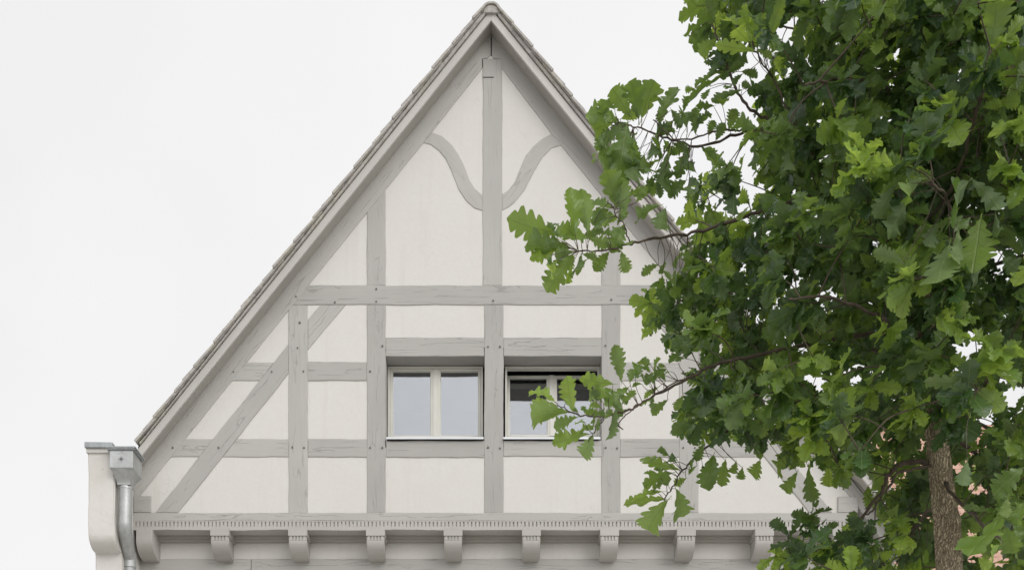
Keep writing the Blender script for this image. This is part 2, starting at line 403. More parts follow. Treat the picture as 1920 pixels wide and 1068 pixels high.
timber('window_lintel', rect(723.4, 632, 907.6, 667), H, depth=0.26, jit=0.004)
timber('window_lintel', rect(944.4, 632, 1127.6, 667), H, depth=0.26, jit=0.003)
for a in ((577.4, 678, 687.6, 713), (1163.4, 679, 1273.6, 713)): timber('rail', rect(*a), H, proud=0.002, jit=0.005)
for a in ((577.4, 822, 687.6, 856), (723.4, 825.5, 907.6, 857), (944.4, 825.5, 1127.6, 855), (1163.4, 822, 1273.6, 856)):
    timber('rail', rect(*a), H, proud=0.002, depth=0.26, jit=0.005)
# long slanted braces (two pieces each side of the outer post) and the short rails they cross
bl_ = lambda y: 291 + (960 - y) / 1.26; br_ = lambda y: 334 + (960 - y) / 1.244
timber('brace', [(bl_(960.5), 960.5), (540.6, 645), (540.6, 700), (br_(960.5), 960.5)], (-1, SL), proud=0.003)
timber('brace', [(577.4, 598), (bl_(571.5), 571.5), (647, 571.5), (577.4, 655)], (-1, SL), proud=0.001)
mx_ = lambda x: 1851.5 - x
timber('brace', [(mx_(bl_(960.5)), 960.5), (mx_(541), 646), (mx_(541), 702), (mx_(br_(960.5)), 960.5)], (1, SL), proud=0.003)
timber('brace', [(mx_(578), 599), (mx_(bl_(571.5)), 571.5), (mx_(647), 571.5), (mx_(578), 656)], (1, SL), proud=0.001)
rin = lambda y: 350 + (819 - y) / 1.25
for y0, y1 in ((679, 713), (822, 855.5)):
    timber('short_rail', [(rin(y0) - 8, y0), (bl_(y0) , y0), (bl_(y1), y1), (rin(y1) - 8, y1)], H, proud=0.001, jit=0.003)
    timber('short_rail', [(mx_(rin(y0)) + 2, y0), (mx_(bl_(y0)), y0), (mx_(bl_(y1)), y1), (mx_(rin(y1)) + 2, y1)], H, proud=0.001, jit=0.003)
    if br_(y0) < 540:
        timber('short_rail', [(br_(y0), y0), (540.6, y0), (540.6, y1), (br_(y1), y1)], H, proud=0.001, jit=0.004)
        timber('short_rail', [(mx_(br_(y0)), y0), (mx_(541), y0), (mx_(541), y1), (mx_(br_(y1)), y1)], H, proud=0.001, jit=0.004)
# S-curved braces under the apex
timber('curved_brace', [(811,248),(829,255),(847,271),(859,288),(868,306),(874,320),(880,336),(889,352),(904.8,366),(904.8,394.5),(890,390),(875,377),(860,355),(852,335),(844,315),(835,297),(823,282),(808,271),(794,267)], (1, 1.2), jit=0.002)
timber('curved_brace', [(1034,250.7),(1018,259),(1000,274),(985,293),(974,319),(964,343),(954,356),(942,363.5),(942,393.5),(953,388),(964,379.5),(984,355),(1000,323),(1016.5,295),(1034.6,277),(1055,271)], (1, -1.2), jit=0.002)
# end blocks of the purlin at both corners
timber('purlin_end', rect(251, 930, 283.5, 960.5), H, proud=0.016, jit=0.001)
timber('purlin_end', rect(1571, 931, 1608, 960.5), H, proud=0.016, jit=0.001)
# open joint at the apex
for q_ in ((920.3, 71, 922.0, 103, 11.994, 0.02), (904.0, 111, 905.3, 126, 11.994, 0.02), (905.5, 144.3, 926, 145.5, 11.996, 0.004)):
    j = MB(); j.pxbox(*q_); j.build('open_joint_or_shade', M['seam_and_shade'], house)
# wooden pegs
pegs = [(555,556),(628,567),(705.6,542),(705.6,565.5),(558,652),(438,697),(509.5,697),(569,696),(694,696),(717,648.5),(324,839),(410,839),(548,838),(570,839),(694,839),(717,839),(924.7,564),(915,650),(937.5,650),(1135,648),(1146,562),(915,838.5),(937.5,840),(1135.6,839),(1157,840),(1157,697),(1281,697),(1281,839),(1303,839),(562,605)]
pm = None
for px, py in pegs:
    if pm is None:
        b_ = MB(); r = 0.0085
        b_.tube([(0, 0.02, 0), (0, -0.006, 0)], [r, r], 7); pm = b_.build('peg', M['peg']).data
        bpy.data.objects.remove(bpy.data.objects['peg'])
    o = bpy.data.objects.new('peg', pm); COL.objects.link(o); q = P(px, py); sc_ = random.uniform(0.9, 1.3)
    o.parent = house; o.matrix_parent_inverse = p_world(house).inverted(); o.location = (q.x, 11.995, q.z); o.rotation_euler = (0, random.random() * 3, 0); o.scale = (sc_, 1, sc_)

# ---- tie beam with the notched frieze
timber('sill_beam', rect(250, 961, 1600, 976.5), H, proud=0.010, depth=0.25, jit=0.003)
fr = MB()
zt = P(0, 976.8).z; zn0 = P(0, 978.2).z; zn1 = P(0, 987).z; zb = P(0, 993.5).z
xl, xr = P(249.5, 0).x, P(1600, 0).x
fr.box((xl, 12.003, zb + 0.001), (xr, 12.25, zt))
fr.box((xl, 11.987, zn0), (xr, 12.0028, zt))
# wavy lower arris
nn_ = 130
for i in range(nn_):
    xa = xl + (xr - xl) * i / nn_; xb = xl + (xr - xl) * (i + 1) / nn_
    wv = lambda x: 0.009 * noise.noise(Vector((x * 1.7, 3, 0))) + 0.003 * noise.noise(Vector((x * 9, 7, 0)))
    fr.hexa([(xa, 11.987, zb + wv(xa)), (xb, 11.987, zb + wv(xb)), (xb, 12.0028, zb + wv(xb)), (xa, 12.0028, zb + wv(xa)), (xa, 11.987, zn1), (xb, 11.987, zn1), (xb, 12.0028, zn1), (xa, 12.0028, zn1)])
pitch = 7.15 / 185; x = xl
k = 0
while x < xr:
    gap = random.choice((0.0105, 0.0125, 0.0095, 0.0135))
    x2 = min(x + pitch - gap + random.uniform(-.001, .001), xr)
    fr.box((x, 11.9872 + random.uniform(0, 0.0015), zn1), (x2, 12.0028, zn0))
    if random.random() < .15: fr.box((x2 + 0.0002, 11.9895, zn1), (x2 + gap - 0.002, 12.0028, zn1 + (zn0 - zn1) * random.uniform(.2, .7)))
    x += pitch * random.uniform(.97, 1.03); k += 1
fr.build('notched_beam', M['carved'], house)

# ---- corbels under the jetty
def corbel(px_c, plain=False):
    zt_ = P(0, 990.5, 11.97).z; z1 = P(0, 1003.5, 11.96).z; z2 = P(0, 1012, 11.96).z; zb_ = P(0, 1051, 12.2).z
    X = P(px_c, 0, 11.96).x
    mb = MB(); wt = 0.0945; wb = 0.079
    yf = 11.962
    if plain:
        prof = [(12.26, zt_), (yf, zt_), (yf, z2)]
        for i in range(1, 13):
            a = i / 12 * math.pi / 2; prof.append((yf + 0.20 * (1 - math.cos(a)), z2 + (zb_ - z2) * math.sin(a)))
        prof.append((12.26, zb_)); mb.prism_x(prof, X - 0.082, X + 0.082)
    else:
        mb.box((X - wt, yf - 0.008, z1), (X + wt, 12.26, zt_))
        prof = [(12.26, z1 - 0.0005), (yf + 0.012, z1 - 0.0005), (yf + 0.012, z2)]
        arc = []
        for i in range(1, 13):
            a = i / 12 * math.pi / 2; arc.append((yf + 0.002 + 0.215 * (1 - math.cos(a)) ** 1.0, z2 + (zb_ - z2) * math.sin(a)))
        prof += [(yf + 0.003, z2 - 0.001)] + arc + [(12.26, zb_)]
        mb.prism_x(prof, X - wb, X + wb)
        # raised outer roll on both cheeks, following the curve
        prof2 = [(yf + 0.004, z2 + 0.04)] + [(y + 0.003, z) for y, z in arc] ; inner = [(y + 0.035, z + 0.012) for y, z in reversed(prof2)]
        for sgn in (-1, 1):
            a_, b_ = X + sgn * wb, X + sgn * (wb + 0.010)
            mb.prism_x(prof2 + inner, min(a_, b_), max(a_, b_))
        g_ = 2 * wb / 5.0
        for i in range(5):
            mb.box((X - wb + i * g_ + (0.007 if i else 0), yf + 0.001, z2), (X - wb + (i + 1) * g_ - (0.007 if i < 4 else 0), yf + 0.0118, z1 - 0.0006))
    return mb.build('corbel', M['carved'], house)
corbel(270.5, True)
for c in (412, 558, 704, 849.5, 996.5, 1143, 1287, 1433.5, 1579): corbel(c)
# filler board, lower plaster and the head beam of the storey below
b_ = MB(); a = P(250, 1014, 12.2); c = P(1600, 990, 12.2); b_.box((a.x, 12.19, a.z), (P(1600, 0).x, 12.249, zb - 0.0005))
b_.box((a.x, 12.165, P(0, 1008.5, 12.165).z), (P(1600, 0).x, 12.1895, zb - 0.0005)); b_.build('filler_board', M['soffit'], house)
b_ = MB(); zl = P(0, 1047, 12.24).z; b_.box((P(250, 0).x, 12.255, zl - 0.05), (P(1600, 0).x, 12.5, zt)); b_.build('plaster_band', M['plaster'], house)
xj = P(471, 0, 12.24).x
for xa, xb in ((P(258, 0, 12.24).x, xj - 0.002), (xj + 0.002, P(1600, 0).x)):
    px = lambda X: VX + X * 185
    y_ = lambda z: VY - (z - EYE) * 185
    timber('head_beam', rect(px(xa), y_(zl), px(xb), y_(zl - 0.26)), H, Y=12.235, depth=0.2, jit=0.002)
# storeys below the picture
b_ = MB(); b_.box((P(250, 0).x, 12.26, 0.1), (P(1600, 0).x, 12.5, zl - 0.1)); b_.build('plaster_wall', M['plaster'], house)
for xp in (262, 411, 703, 995, 1287, 1585):
    timber('post', rect(xp - 17, y_(zl - 0.262), xp + 17, y_(2.9)), V, Y=12.24, depth=0.1)
timber('rail', rect(250, y_(2.898), 1600, y_(2.68)), H, Y=12.235, depth=0.1)
b_ = MB(); x0, x1 = P(250, 0).x, P(1600, 0).x; zt2 = P(0, 976).z
b_.box((x0 + 0.01, 12.51, 0.1), (x0 + 0.26, 20, zt2)); b_.box((x1 - 0.26, 12.51, 0.1), (x1 - 0.01, 20, zt2))
b_.prism_y([(x0, 0.1), (x1, 0.1), (x1, zt2), (0, P(0, 100).z), (x0, zt2)], 19.75, 20.0)
b_.build('side_wall', M['plaster'], house)

# ------------------------------------------------------------------ windows
def window(name, x0, x1, label, tilt=0.0):
    YF = 12.195
    wd = empty(name, P((x0 + x1) / 2, 822, YF), None, None); del_keys(wd)
    wd.parent = house; loc = wd.location.copy(); wd.matrix_parent_inverse = p_world(house).inverted(); wd.location = loc
    wd['label'] = label
    q = lambda x, y: P(x, y, YF)
    f = MB(); a, b = q(x0, 686), q(x1, 823); t_ = 4.0 / 185
    # fixed outer frame
    f.box((a.x, YF, b.z), (a.x + t_, YF + 0.07, a.z)); f.box((b.x - t_, YF, b.z), (b.x, YF + 0.07, a.z))
    f.box((a.x + t_, YF, a.z - t_), (b.x - t_, YF + 0.07, a.z)); f.box((a.x + t_, YF, b.z), (b.x - t_, YF + 0.07, b.z + 0.022))
    if not tilt: pass
    f.build('window_frame', M['frame'], wd, bevel=0.003)
    # sash group: two leaves with central mullion
    xl_, xr_ = a.x + t_ + 0.002, b.x - t_ - 0.002; zb_, zt_ = b.z + 0.024, a.z - t_ - 0.002
    xm = (xl_ + xr_) / 2; sw = 0.021; parts = []
    ys = YF + 0.012
    def rot(o):
        if tilt:
            piv = Matrix.Translation((0, ys + 0.05, zb_)); m = piv @ Matrix.Rotation(-tilt, 4, 'X') @ piv.inverted()
            o.data.transform(m)
        parts.append(o)
    for sgn, (l, r) in ((0, (xl_, xm - 0.003)), (1, (xm + 0.003, xr_))):
        s_ = MB(); dl = sw if sgn == 0 else 0.044; dr = 0.044 if sgn == 0 else sw
        s_.box((l, ys, zb_), (l + dl, ys + 0.05, zt_)); s_.box((r - dr, ys, zb_), (r, ys + 0.05, zt_))
        s_.box((l + dl, ys, zt_ - 0.018), (r - dr, ys + 0.05, zt_)); s_.box((l + dl, ys, zb_), (r - dr, ys + 0.05, zb_ + 0.02))
        # glazing bead step
        s_.box((l + dl, ys + 0.012, zb_ + 0.02), (l + dl + 0.008, ys + 0.05, zt_ - 0.018)); s_.box((r - dr - 0.008, ys + 0.012, zb_ + 0.02), (r - dr, ys + 0.05, zt_ - 0.018))
        s_.box((l + dl + 0.008, ys + 0.012, zt_ - 0.025), (r - dr - 0.008, ys + 0.05, zt_ - 0.018))
        so_ = s_.build('sash', M['frame'], wd, bevel=0.002); rot(so_)
        g_ = MB(); g_.box((l + dl + 0.006, ys + 0.022, zb_ + 0.018), (r - dr - 0.006, ys + 0.028, zt_ - 0.022))
        go = g_.build('glass_pane', M['glass'], wd); rot(go)
    c_ = MB(); c_.box((xm - 0.024, ys - 0.010, zb_ + 0.001), (xm + 0.024, ys - 0.0005, zt_ - 0.001)); rot(c_.build('mullion', M['frame'], wd, bevel=0.003))
    s_ = MB()
    la, lb = P(x0 - 3.2, 818.5, 11.965), P(x1 + 1.2, 822.5, 11.965)
    s_.box((la.x, 11.965, lb.z), (lb.x, 11.968, la.z)); s_.hexa([(la.x, 11.968, la.z - 0.004), (lb.x, 11.968, la.z - 0.004), (lb.x, YF, la.z + 0.004), (la.x, YF, la.z + 0.004), (la.x, 11.968, la.z), (lb.x, 11.968, la.z), (lb.x, YF, la.z + 0.008), (la.x, YF, la.z + 0.008)])
    s_.build('window_sill', M['sill'], wd)
    # unlit room behind
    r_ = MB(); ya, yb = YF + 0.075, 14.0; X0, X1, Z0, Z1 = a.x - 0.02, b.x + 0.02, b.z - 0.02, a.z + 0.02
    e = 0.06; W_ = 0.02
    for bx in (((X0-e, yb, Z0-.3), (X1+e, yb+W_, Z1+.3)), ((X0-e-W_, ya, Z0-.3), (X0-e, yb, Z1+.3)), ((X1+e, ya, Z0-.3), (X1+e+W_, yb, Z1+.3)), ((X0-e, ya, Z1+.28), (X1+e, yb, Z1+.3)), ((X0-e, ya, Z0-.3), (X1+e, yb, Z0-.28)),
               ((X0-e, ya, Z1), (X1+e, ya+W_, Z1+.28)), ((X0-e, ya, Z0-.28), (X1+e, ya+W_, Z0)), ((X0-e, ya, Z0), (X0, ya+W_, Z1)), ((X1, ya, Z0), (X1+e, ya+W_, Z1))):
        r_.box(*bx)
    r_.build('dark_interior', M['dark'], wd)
    return wd, a, b, YF
def del_keys(o):
    for k_ in list(o.keys()):
        del o[k_]
window('window', 727.2, 905.6, 'closed double window reflecting pale sky')
wd2, a2, b2, YF2 = window('window', 947, 1124.5, 'double window tilted open at the top', tilt=R(11))
st = MB(); st.tube([(b2.x - 0.04, YF2 + 0.04, a2.z - 0.05), (b2.x - 0.36, YF2 + 0.12, a2.z - 0.10)], 0.004, 6); st.build('stay_arm', M['zinc'], wd2)

# ------------------------------------------------------------------ roof: bargeboards, soffits, tiles, ridge
roof = empty('roof', P(921, 20, 11.9), None, None); del_keys(roof)
roof.parent = house; loc = roof.location.copy(); roof.matrix_parent_inverse = p_world(house).inverted(); roof.location = loc
YB = 11.79
def line(sgn, b0, x, sl=SL): return b0 + sl * abs(x - 921)
def band(sgn, btop, bbot, xe, Yf, depth, mat, name, cut=0):
    """slanting board from the apex to photo column xe, between two lines measured on plane Yf"""
    s0 = 1.243 if sgn < 0 else 1.232
    pts = [(921, btop), (xe, btop + s0 * abs(xe - 921)), (xe + cut * sgn * -1, bbot + s0 * abs(xe - 921) - cut * s0 + 0), (921, bbot)]
    q = [P(x, y, Yf).xz for x, y in pts]
    c = sum(q, Vector((0, 0))) / 4; gx = (q[1] - q[0]).normalized(); gy = Vector((-gx.y, gx.x))
    v = [((p - c).dot(gx), (p - c).dot(gy), 0) for p in q] + [((p - c).dot(gx), (p - c).dot(gy), -depth) for p in q]
    f = [(0,1,2,3), (7,6,5,4), (0,4,5,1), (1,5,6,2), (2,6,7,3), (3,7,4,0)]
    me = bpy.data.meshes.new(name); me.from_pydata([tuple(x) for x in v], [], f)
    bm = bmesh.new(); bm.from_mesh(me); bmesh.ops.recalc_face_normals(bm, faces=bm.faces)
    bmesh.ops.bevel(bm, geom=list(bm.edges), offset=0.003, segments=1, affect='EDGES'); bm.to_mesh(me); bm.free()
    o = link(name, me, M[mat])
    o.parent = roof; o.matrix_parent_inverse = p_world(roof).inverted()
    o.matrix_basis = Matrix(((gx.x, gy.x, 0, c.x), (0, 0, -1, Yf), (gx.y, gy.y, 0, c.y), (0, 0, 0, 1)))
    return o
for sgn, xe in ((-1, 256), (1, 1700)):
    band(sgn, 17.5, 38.5, xe, YB, 0.03, 'board', 'bargeboard', cut=-10)
    band(sgn, 22, 37.5, xe + (3 if sgn < 0 else -2), YB + 0.0305, 0.20, 'soffit', 'verge_soffit', cut=-10)
# dark strip painting in the tile overhang's shadow, and the roof body going back
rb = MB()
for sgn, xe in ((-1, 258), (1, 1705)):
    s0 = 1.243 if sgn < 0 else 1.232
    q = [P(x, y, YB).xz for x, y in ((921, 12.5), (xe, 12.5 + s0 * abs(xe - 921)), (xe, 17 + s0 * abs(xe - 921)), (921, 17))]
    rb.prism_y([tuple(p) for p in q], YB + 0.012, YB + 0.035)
rb.build('verge_shadow', M['seam_and_shade'], roof)
rb = MB()
for sgn, xe in ((-1, 258), (1, 1705)):
    s0 = 1.243 if sgn < 0 else 1.232
    q = [P(x, y, YB).xz for x, y in ((921, 12.5), (xe, 12.5 + s0 * abs(xe - 921)), (xe, 19 + s0 * abs(xe - 921)), (921, 19))]
    rb.prism_y([tuple(p) for p in q], YB + 0.0355, 20.2)
rb.build('roof_decking', M['board'], roof)
# plain tiles, two-layer courses
def tiles(sgn, xe, name):
    s0 = 1.243 if sgn < 0 else 1.232
    A = P(921, 11.5, YB).xz; B = P(xe, 11.5 + s0 * abs(xe - 921), YB).xz
    d = (B - A); L = d.length; d.normalize(); n = Vector((-d.y, d.x)) if sgn > 0 else Vector((d.y, -d.x))
    if n.y < 0: n = -n
    gauge = 0.158; nc = int(L / gauge); mb = MB()
    for i in range(nc + 1):
        s_ = L - i * gauge          # tail position from the apex
        if s_ < 0.2: break
        big = i % 2
        up = 0.003 + 0.016 * (1 - s_ / L)
        for j in range(46):
            if j > 8 and (i + j) % 2 and False: continue
            y0 = 11.745 + j * 0.181 + (0.0 if big else -0.02) + random.uniform(-.005, .005)
            if j == 0: y0 += random.uniform(-0.006, 0.012)
            y1 = y0 + 0.176; th = 0.016 + (0.012 if big else 0.004) + random.uniform(0, 0.004)
            st_ = s_ + random.uniform(-0.012, 0.012) + (0.022 if big else 0); hd = max(st_ - 0.30, 0.07)
            lift = up + random.uniform(0, 0.005) + 0.010
            p0 = A + d * hd + n * (up * 0.8 + 0.002); p1 = A + d * st_ + n * lift
            p2 = p1 + n * th; p3 = p0 + n * (th * 0.8)
            mb.hexa([(p0.x, y0, p0.y), (p1.x, y0, p1.y), (p1.x, y1, p1.y), (p0.x, y1, p0.y), (p3.x, y0, p3.y), (p2.x, y0, p2.y), (p2.x, y1, p2.y), (p3.x, y1, p3.y)])
    return mb.build(name, M['tile'], roof)
tiles(-1, 259, 'tile_courses'); tiles(1, 1705, 'tile_courses')
# mortar bedding under the verge tiles
for sgn, xe in ((-1, 262), (1, 1700)):
    mb = MB()
    s0 = 1.243 if sgn < 0 else 1.232
    nn_ = 120
    for i in range(nn_):
        xa = 921 + (xe - 921) * i / nn_; xb = 921 + (xe - 921) * (i + 1) / nn_
        if abs(xa - 921) < 9: continue
        h = lambda x, k_: (3 + 6 * (1 - abs(x - 921) / 660) + 1.5 * noise.noise(Vector((x * 0.09, sgn * 5, k_))))
        pa, pb = P(xa, 13.5 + s0 * abs(xa - 921), 11.775), P(xb, 13.5 + s0 * abs(xb - 921), 11.775)
        pc, pd = P(xb, 13.5 - h(xb, 0) + s0 * abs(xb - 921), 11.775), P(xa, 13.5 - h(xa, 0) + s0 * abs(xa - 921), 11.775)
        yy = 11.768 + 0.004 * noise.noise(Vector((xa * 0.2, 0, 0)))
        mb.hexa([(pa.x, yy, pa.z), (pb.x, yy, pb.z), (pb.x, yy + 0.1, pb.z), (pa.x, yy + 0.1, pa.z), (pd.x, yy, pd.z), (pc.x, yy, pc.z), (pc.x, yy + 0.1, pc.z), (pd.x, yy + 0.1, pd.z)])
    mb.build('verge_mortar', M['tile'], roof)
# ridge tiles
mb = MB(); rc = P(921, 22, 11.75)
for j in range(22):
    y0 = 11.742 + j * 0.37; ro = 0.098; ri = 0.08; seg = 14; n0 = len(mb.v)
    for (yy, e) in ((y0, 0.004), (y0 + 0.39, -0.006)):
        for rr in (ro + e, ri + e):
            for k_ in range(seg + 1):
                a_ = math.pi * (k_ / seg) ; wob = 1 + 0.035 * noise.noise(Vector((k_ * 0.9, j, rr * 10)))
                mb.v.append((rc.x + rr * wob * math.cos(a_), yy, rc.z + rr * wob * math.sin(a_) - 0.004))
    m_ = seg + 1
    for k_ in range(seg):
        o0, i0, o1, i1 = n0 + k_, n0 + m_ + k_, n0 + 2*m_ + k_, n0 + 3*m_ + k_
        mb.f += [(o0, o0+1, o1+1, o1), (i0, i1, i1+1, i0+1), (o0, i0, i0+1, o0+1), (o1, o1+1, i1+1, i1)]
# mortar packing under the first ridge tile
mb.prism_y([(rc.x + 0.074 * math.cos(t_), rc.z + 0.074 * math.sin(t_)) for t_ in [math.pi * i / 10 for i in range(11)]], 11.76, 11.9)
mb.build('ridge_tiles', M['tile'], roof)

# ------------------------------------------------------------------ rainwater hopper and downpipe
hp = empty('rain_hopper', P(227, 876, 11.45), None, None); del_keys(hp)
hp.parent = house; loc = hp.location.copy(); hp.matrix_parent_inverse = p_world(house).inverted(); hp.location = loc
YH = 11.3; HD = 0.30
a = P(205.5, 843, YH); b = P(249, 876, YH)
mb = MB(); mb.box((a.x, YH, b.z), (b.x, YH + HD, a.z)); mb.build('hopper_box', M['zinc'], hp, bevel=0.003)
mb = MB(); mb.box((a.x - 0.022, YH - 0.022, a.z), (b.x + 0.022, YH + HD, a.z + 0.012)); mb.box((a.x - 0.032, YH - 0.032, a.z + 0.012), (b.x + 0.032, YH + HD, a.z + 0.026))
mb.build('hopper_rim', M['zincdark'], hp, bevel=0.003)
mb = MB(); n_ = 8; rings = []
xc = P(235.5, 0, 11.455).x; yc = YH + 0.155; zf = P(0, 908, 11.4).z
for i in range(n_ + 1):
    t_ = i / n_; e = (1 - t_) ** 1.7
    hx0 = xc - 0.062 + (a.x - xc + 0.062) * e; hx1 = xc + 0.062 + (b.x - xc - 0.062) * e
    hy0 = yc - 0.062 + (YH - yc + 0.062) * e; hy1 = yc + 0.062 + (YH + HD - yc - 0.062) * e; z = b.z + (zf - b.z) * t_
    mb.v += [(hx0, hy0, z), (hx1, hy0, z), (hx1, hy1, z), (hx0, hy1, z)]
for i in range(n_):
    for k_ in range(4): mb.f.append((4*i+k_, 4*i+(k_+1) % 4, 4*i+4+(k_+1) % 4, 4*i+4+k_))
mb.f.append((4*n_, 4*n_+1, 4*n_+2, 4*n_+3)); mb.build('hopper_funnel', M['zinc'], hp)
# embossed star: eight-rayed, with small stars around it
mb = MB()
def star(cx, cz, r0, r1, n=8, th=0.004):
    pts = []
    for i in range(2 * n):
        rr = r0 * (1.0 if (i // 2) % 2 == 0 or n < 8 else 0.72) if i % 2 == 0 else r1
        an = math.pi * i / n + math.pi / 2; pts.append((cx + rr * math.cos(an), cz + rr * math.sin(an)))
    nb = len(mb.v); mb.v += [(x_, YH - 0.0005, z_) for x_, z_ in pts] + [(cx, YH - th, cz)]
    for i in range(2 * n): mb.f.append((nb + i, nb + (i + 1) % (2 * n), nb + 2 * n))
sc0 = P(227.5, 859.5, YH); star(sc0.x, sc0.z, 0.042, 0.010, 8, 0.010)
for dx, dz in ((0.0, 0.056), (0.024, 0.046), (-0.024, 0.046)): star(sc0.x + dx, sc0.z + dz, 0.008, 0.004, 5, 0.003)
mb.build('star_emblem', M['zincdark'], hp)
dp = MB()
pts = [P(236, 900, 11.46), P(236, 912, 11.46), P(235.8, 940, 11.46), P(235, 972, 11.46), P(234.8, 988, 11.467), P(236, 1003, 11.51), P(238.5, 1020, 11.61), P(241, 1038, 11.71), P(242.5, 1052, 11.755), P(243, 1080, 11.765)]
pts = catmull(pts, 5); end = pts[-1].copy(); end.z = 0.15; pts.append(end)
dp.tube(pts, 0.0615, 28); o = dp.build('downpipe', M['zinc'], house, smooth=True)
for q, up_, dn_, rr_ in ((P(236, 915, 11.46), 0.012, 0.012, 0.065), (P(242.6, 1054, 11.757), 0.09, 0.05, 0.067)):
    dp = MB(); dp.tube([q + Vector((0, 0, up_)), q - Vector((0, 0, dn_))], rr_, 28); dp.build('pipe_collar', M['zinc'], o)
# eaves gutters running back along both eaves
for xe, ye, lab in ((266, 862, 'gutter'), (1712, 1003, 'gutter')):
    q = P(xe, ye, 12.0); mb = MB(); seg = 10; r = 0.075; n0 = 0
    y0_ = 11.80; q.x += 0.0 if xe > 900 else -0.07
    for yy in (y0_, 20.2):
        for rr in (r, r - 0.006):
            for k_ in range(seg + 1):
                a_ = math.pi + math.pi * k_ / seg; mb.v.append((q.x + rr * math.cos(a_), yy, q.z + rr * math.sin(a_)))
    m_ = seg + 1
    for k_ in range(seg):
        o0, i0, o1, i1 = k_, m_ + k_, 2*m_ + k_, 3*m_ + k_
        mb.f += [(o0, o0+1, o1+1, o1), (i0, i1, i1+1, i0+1), (o0, i0, i0+1, o0+1), (o1, o1+1, i1+1, i1)]
    mb.build(lab, M['zincdark'], roof)

# ------------------------------------------------------------------ party wall pier left of the house
pier = empty('party_wall', P(190, 1734, 11.6) , 'narrow white plastered wall end with curved corbel and zinc cap, beside the downpipe', 'wall')
YP = 11.4; xl, xr = P(165, 0, YP).x, P(214.5, 0, YP).x
z0 = P(0, 848, YP).z; zc = P(0, 1000, YP).z; zb_ = P(0, 1041, 11.6).z
prof = [(20, z0), (YP, z0), (YP, zc)]
for i in range(1, 11):
    a_ = i / 10 * math.pi / 2; prof.append((YP + 0.205 * (1 - math.cos(a_)), zc + (zb_ + 0.02 - zc) * math.sin(a_)))
prof += [(YP + 0.215, zb_), (YP + 0.215, 0.1), (20, 0.1)]
# dense skin so that the plaster is not dead flat
bm = bmesh.new()
prof2 = []
for i in range(len(prof)):
    a_ = Vector(prof[i]); c_ = Vector(prof[(i + 1) % len(prof)]); n_ = max(1, min(60, int((c_ - a_).length / 0.05)))
    for k_ in range(n_): prof2.append(a_.lerp(c_, k_ / n_))
nx = 7
grid = []
for i in range(nx + 1):
    x_ = xl + (xr - xl) * i / nx
    row = []
    for p in prof2:
        wv = 0.006 * noise.noise(Vector((x_ * 3, p.x * 3, p.y * 3))) + (0.003 * noise.noise(Vector((x_ * 12, p.x * 12, p.y * 12))))
        row.append(bm.verts.new((x_ + (wv if i in (0, nx) else 0), p.x + wv, p.y)))
    grid.append(row)
m_ = len(prof2)
for i in range(nx):
    for k_ in range(m_):
        bm.faces.new((grid[i][k_], grid[i][(k_+1) % m_], grid[i+1][(k_+1) % m_], grid[i+1][k_]))
bm.faces.new(grid[0]); bm.faces.new(list(reversed(grid[nx])))
bmesh.ops.recalc_face_normals(bm, faces=bm.faces)
es = [e for e in bm.edges if len(e.link_faces) == 2 and (len(e.link_faces[0].verts) > 4) != (len(e.link_faces[1].verts) > 4)]
bmesh.ops.bevel(bm, geom=es, offset=0.012, segments=3, affect='EDGES')
me = bpy.data.meshes.new('wall_body'); bm.to_mesh(me); bm.free(); link('wall_body', me, M['pier'], pier)
mb = MB(); a = P(161.5, 838, YP - 0.02); b = P(207, 848, YP - 0.02)
mb.box((a.x, YP - 0.025, b.z), (xr + 0.012, 20.01, a.z + 0.002)); mb.build('coping_course', M['pier'], pier, bevel=0.006)
mb = MB(); a = P(158.5, 828.5, YP - 0.05); b = P(211, 838, YP - 0.05)
mb.hexa([(a.x, YP - 0.055, b.z), (b.x + 0.0, YP - 0.055, b.z), (b.x, 20.05, b.z), (a.x, 20.05, b.z), (a.x, YP - 0.055, a.z + 0.003), (b.x, YP - 0.055, a.z - 0.001), (b.x, 20.05, a.z - 0.004), (a.x, 20.05, a.z + 0.003)])
mb.build('zinc_cap', M['zincdark'], pier, bevel=0.003)
mb = MB(); q = P(192, 877, YP); mb.tube([(q.x, YP + 0.01, q.z), (q.x, YP - 0.004, q.z)], 0.012, 10); mb.build('plaster_plug', M['pier'], pier)

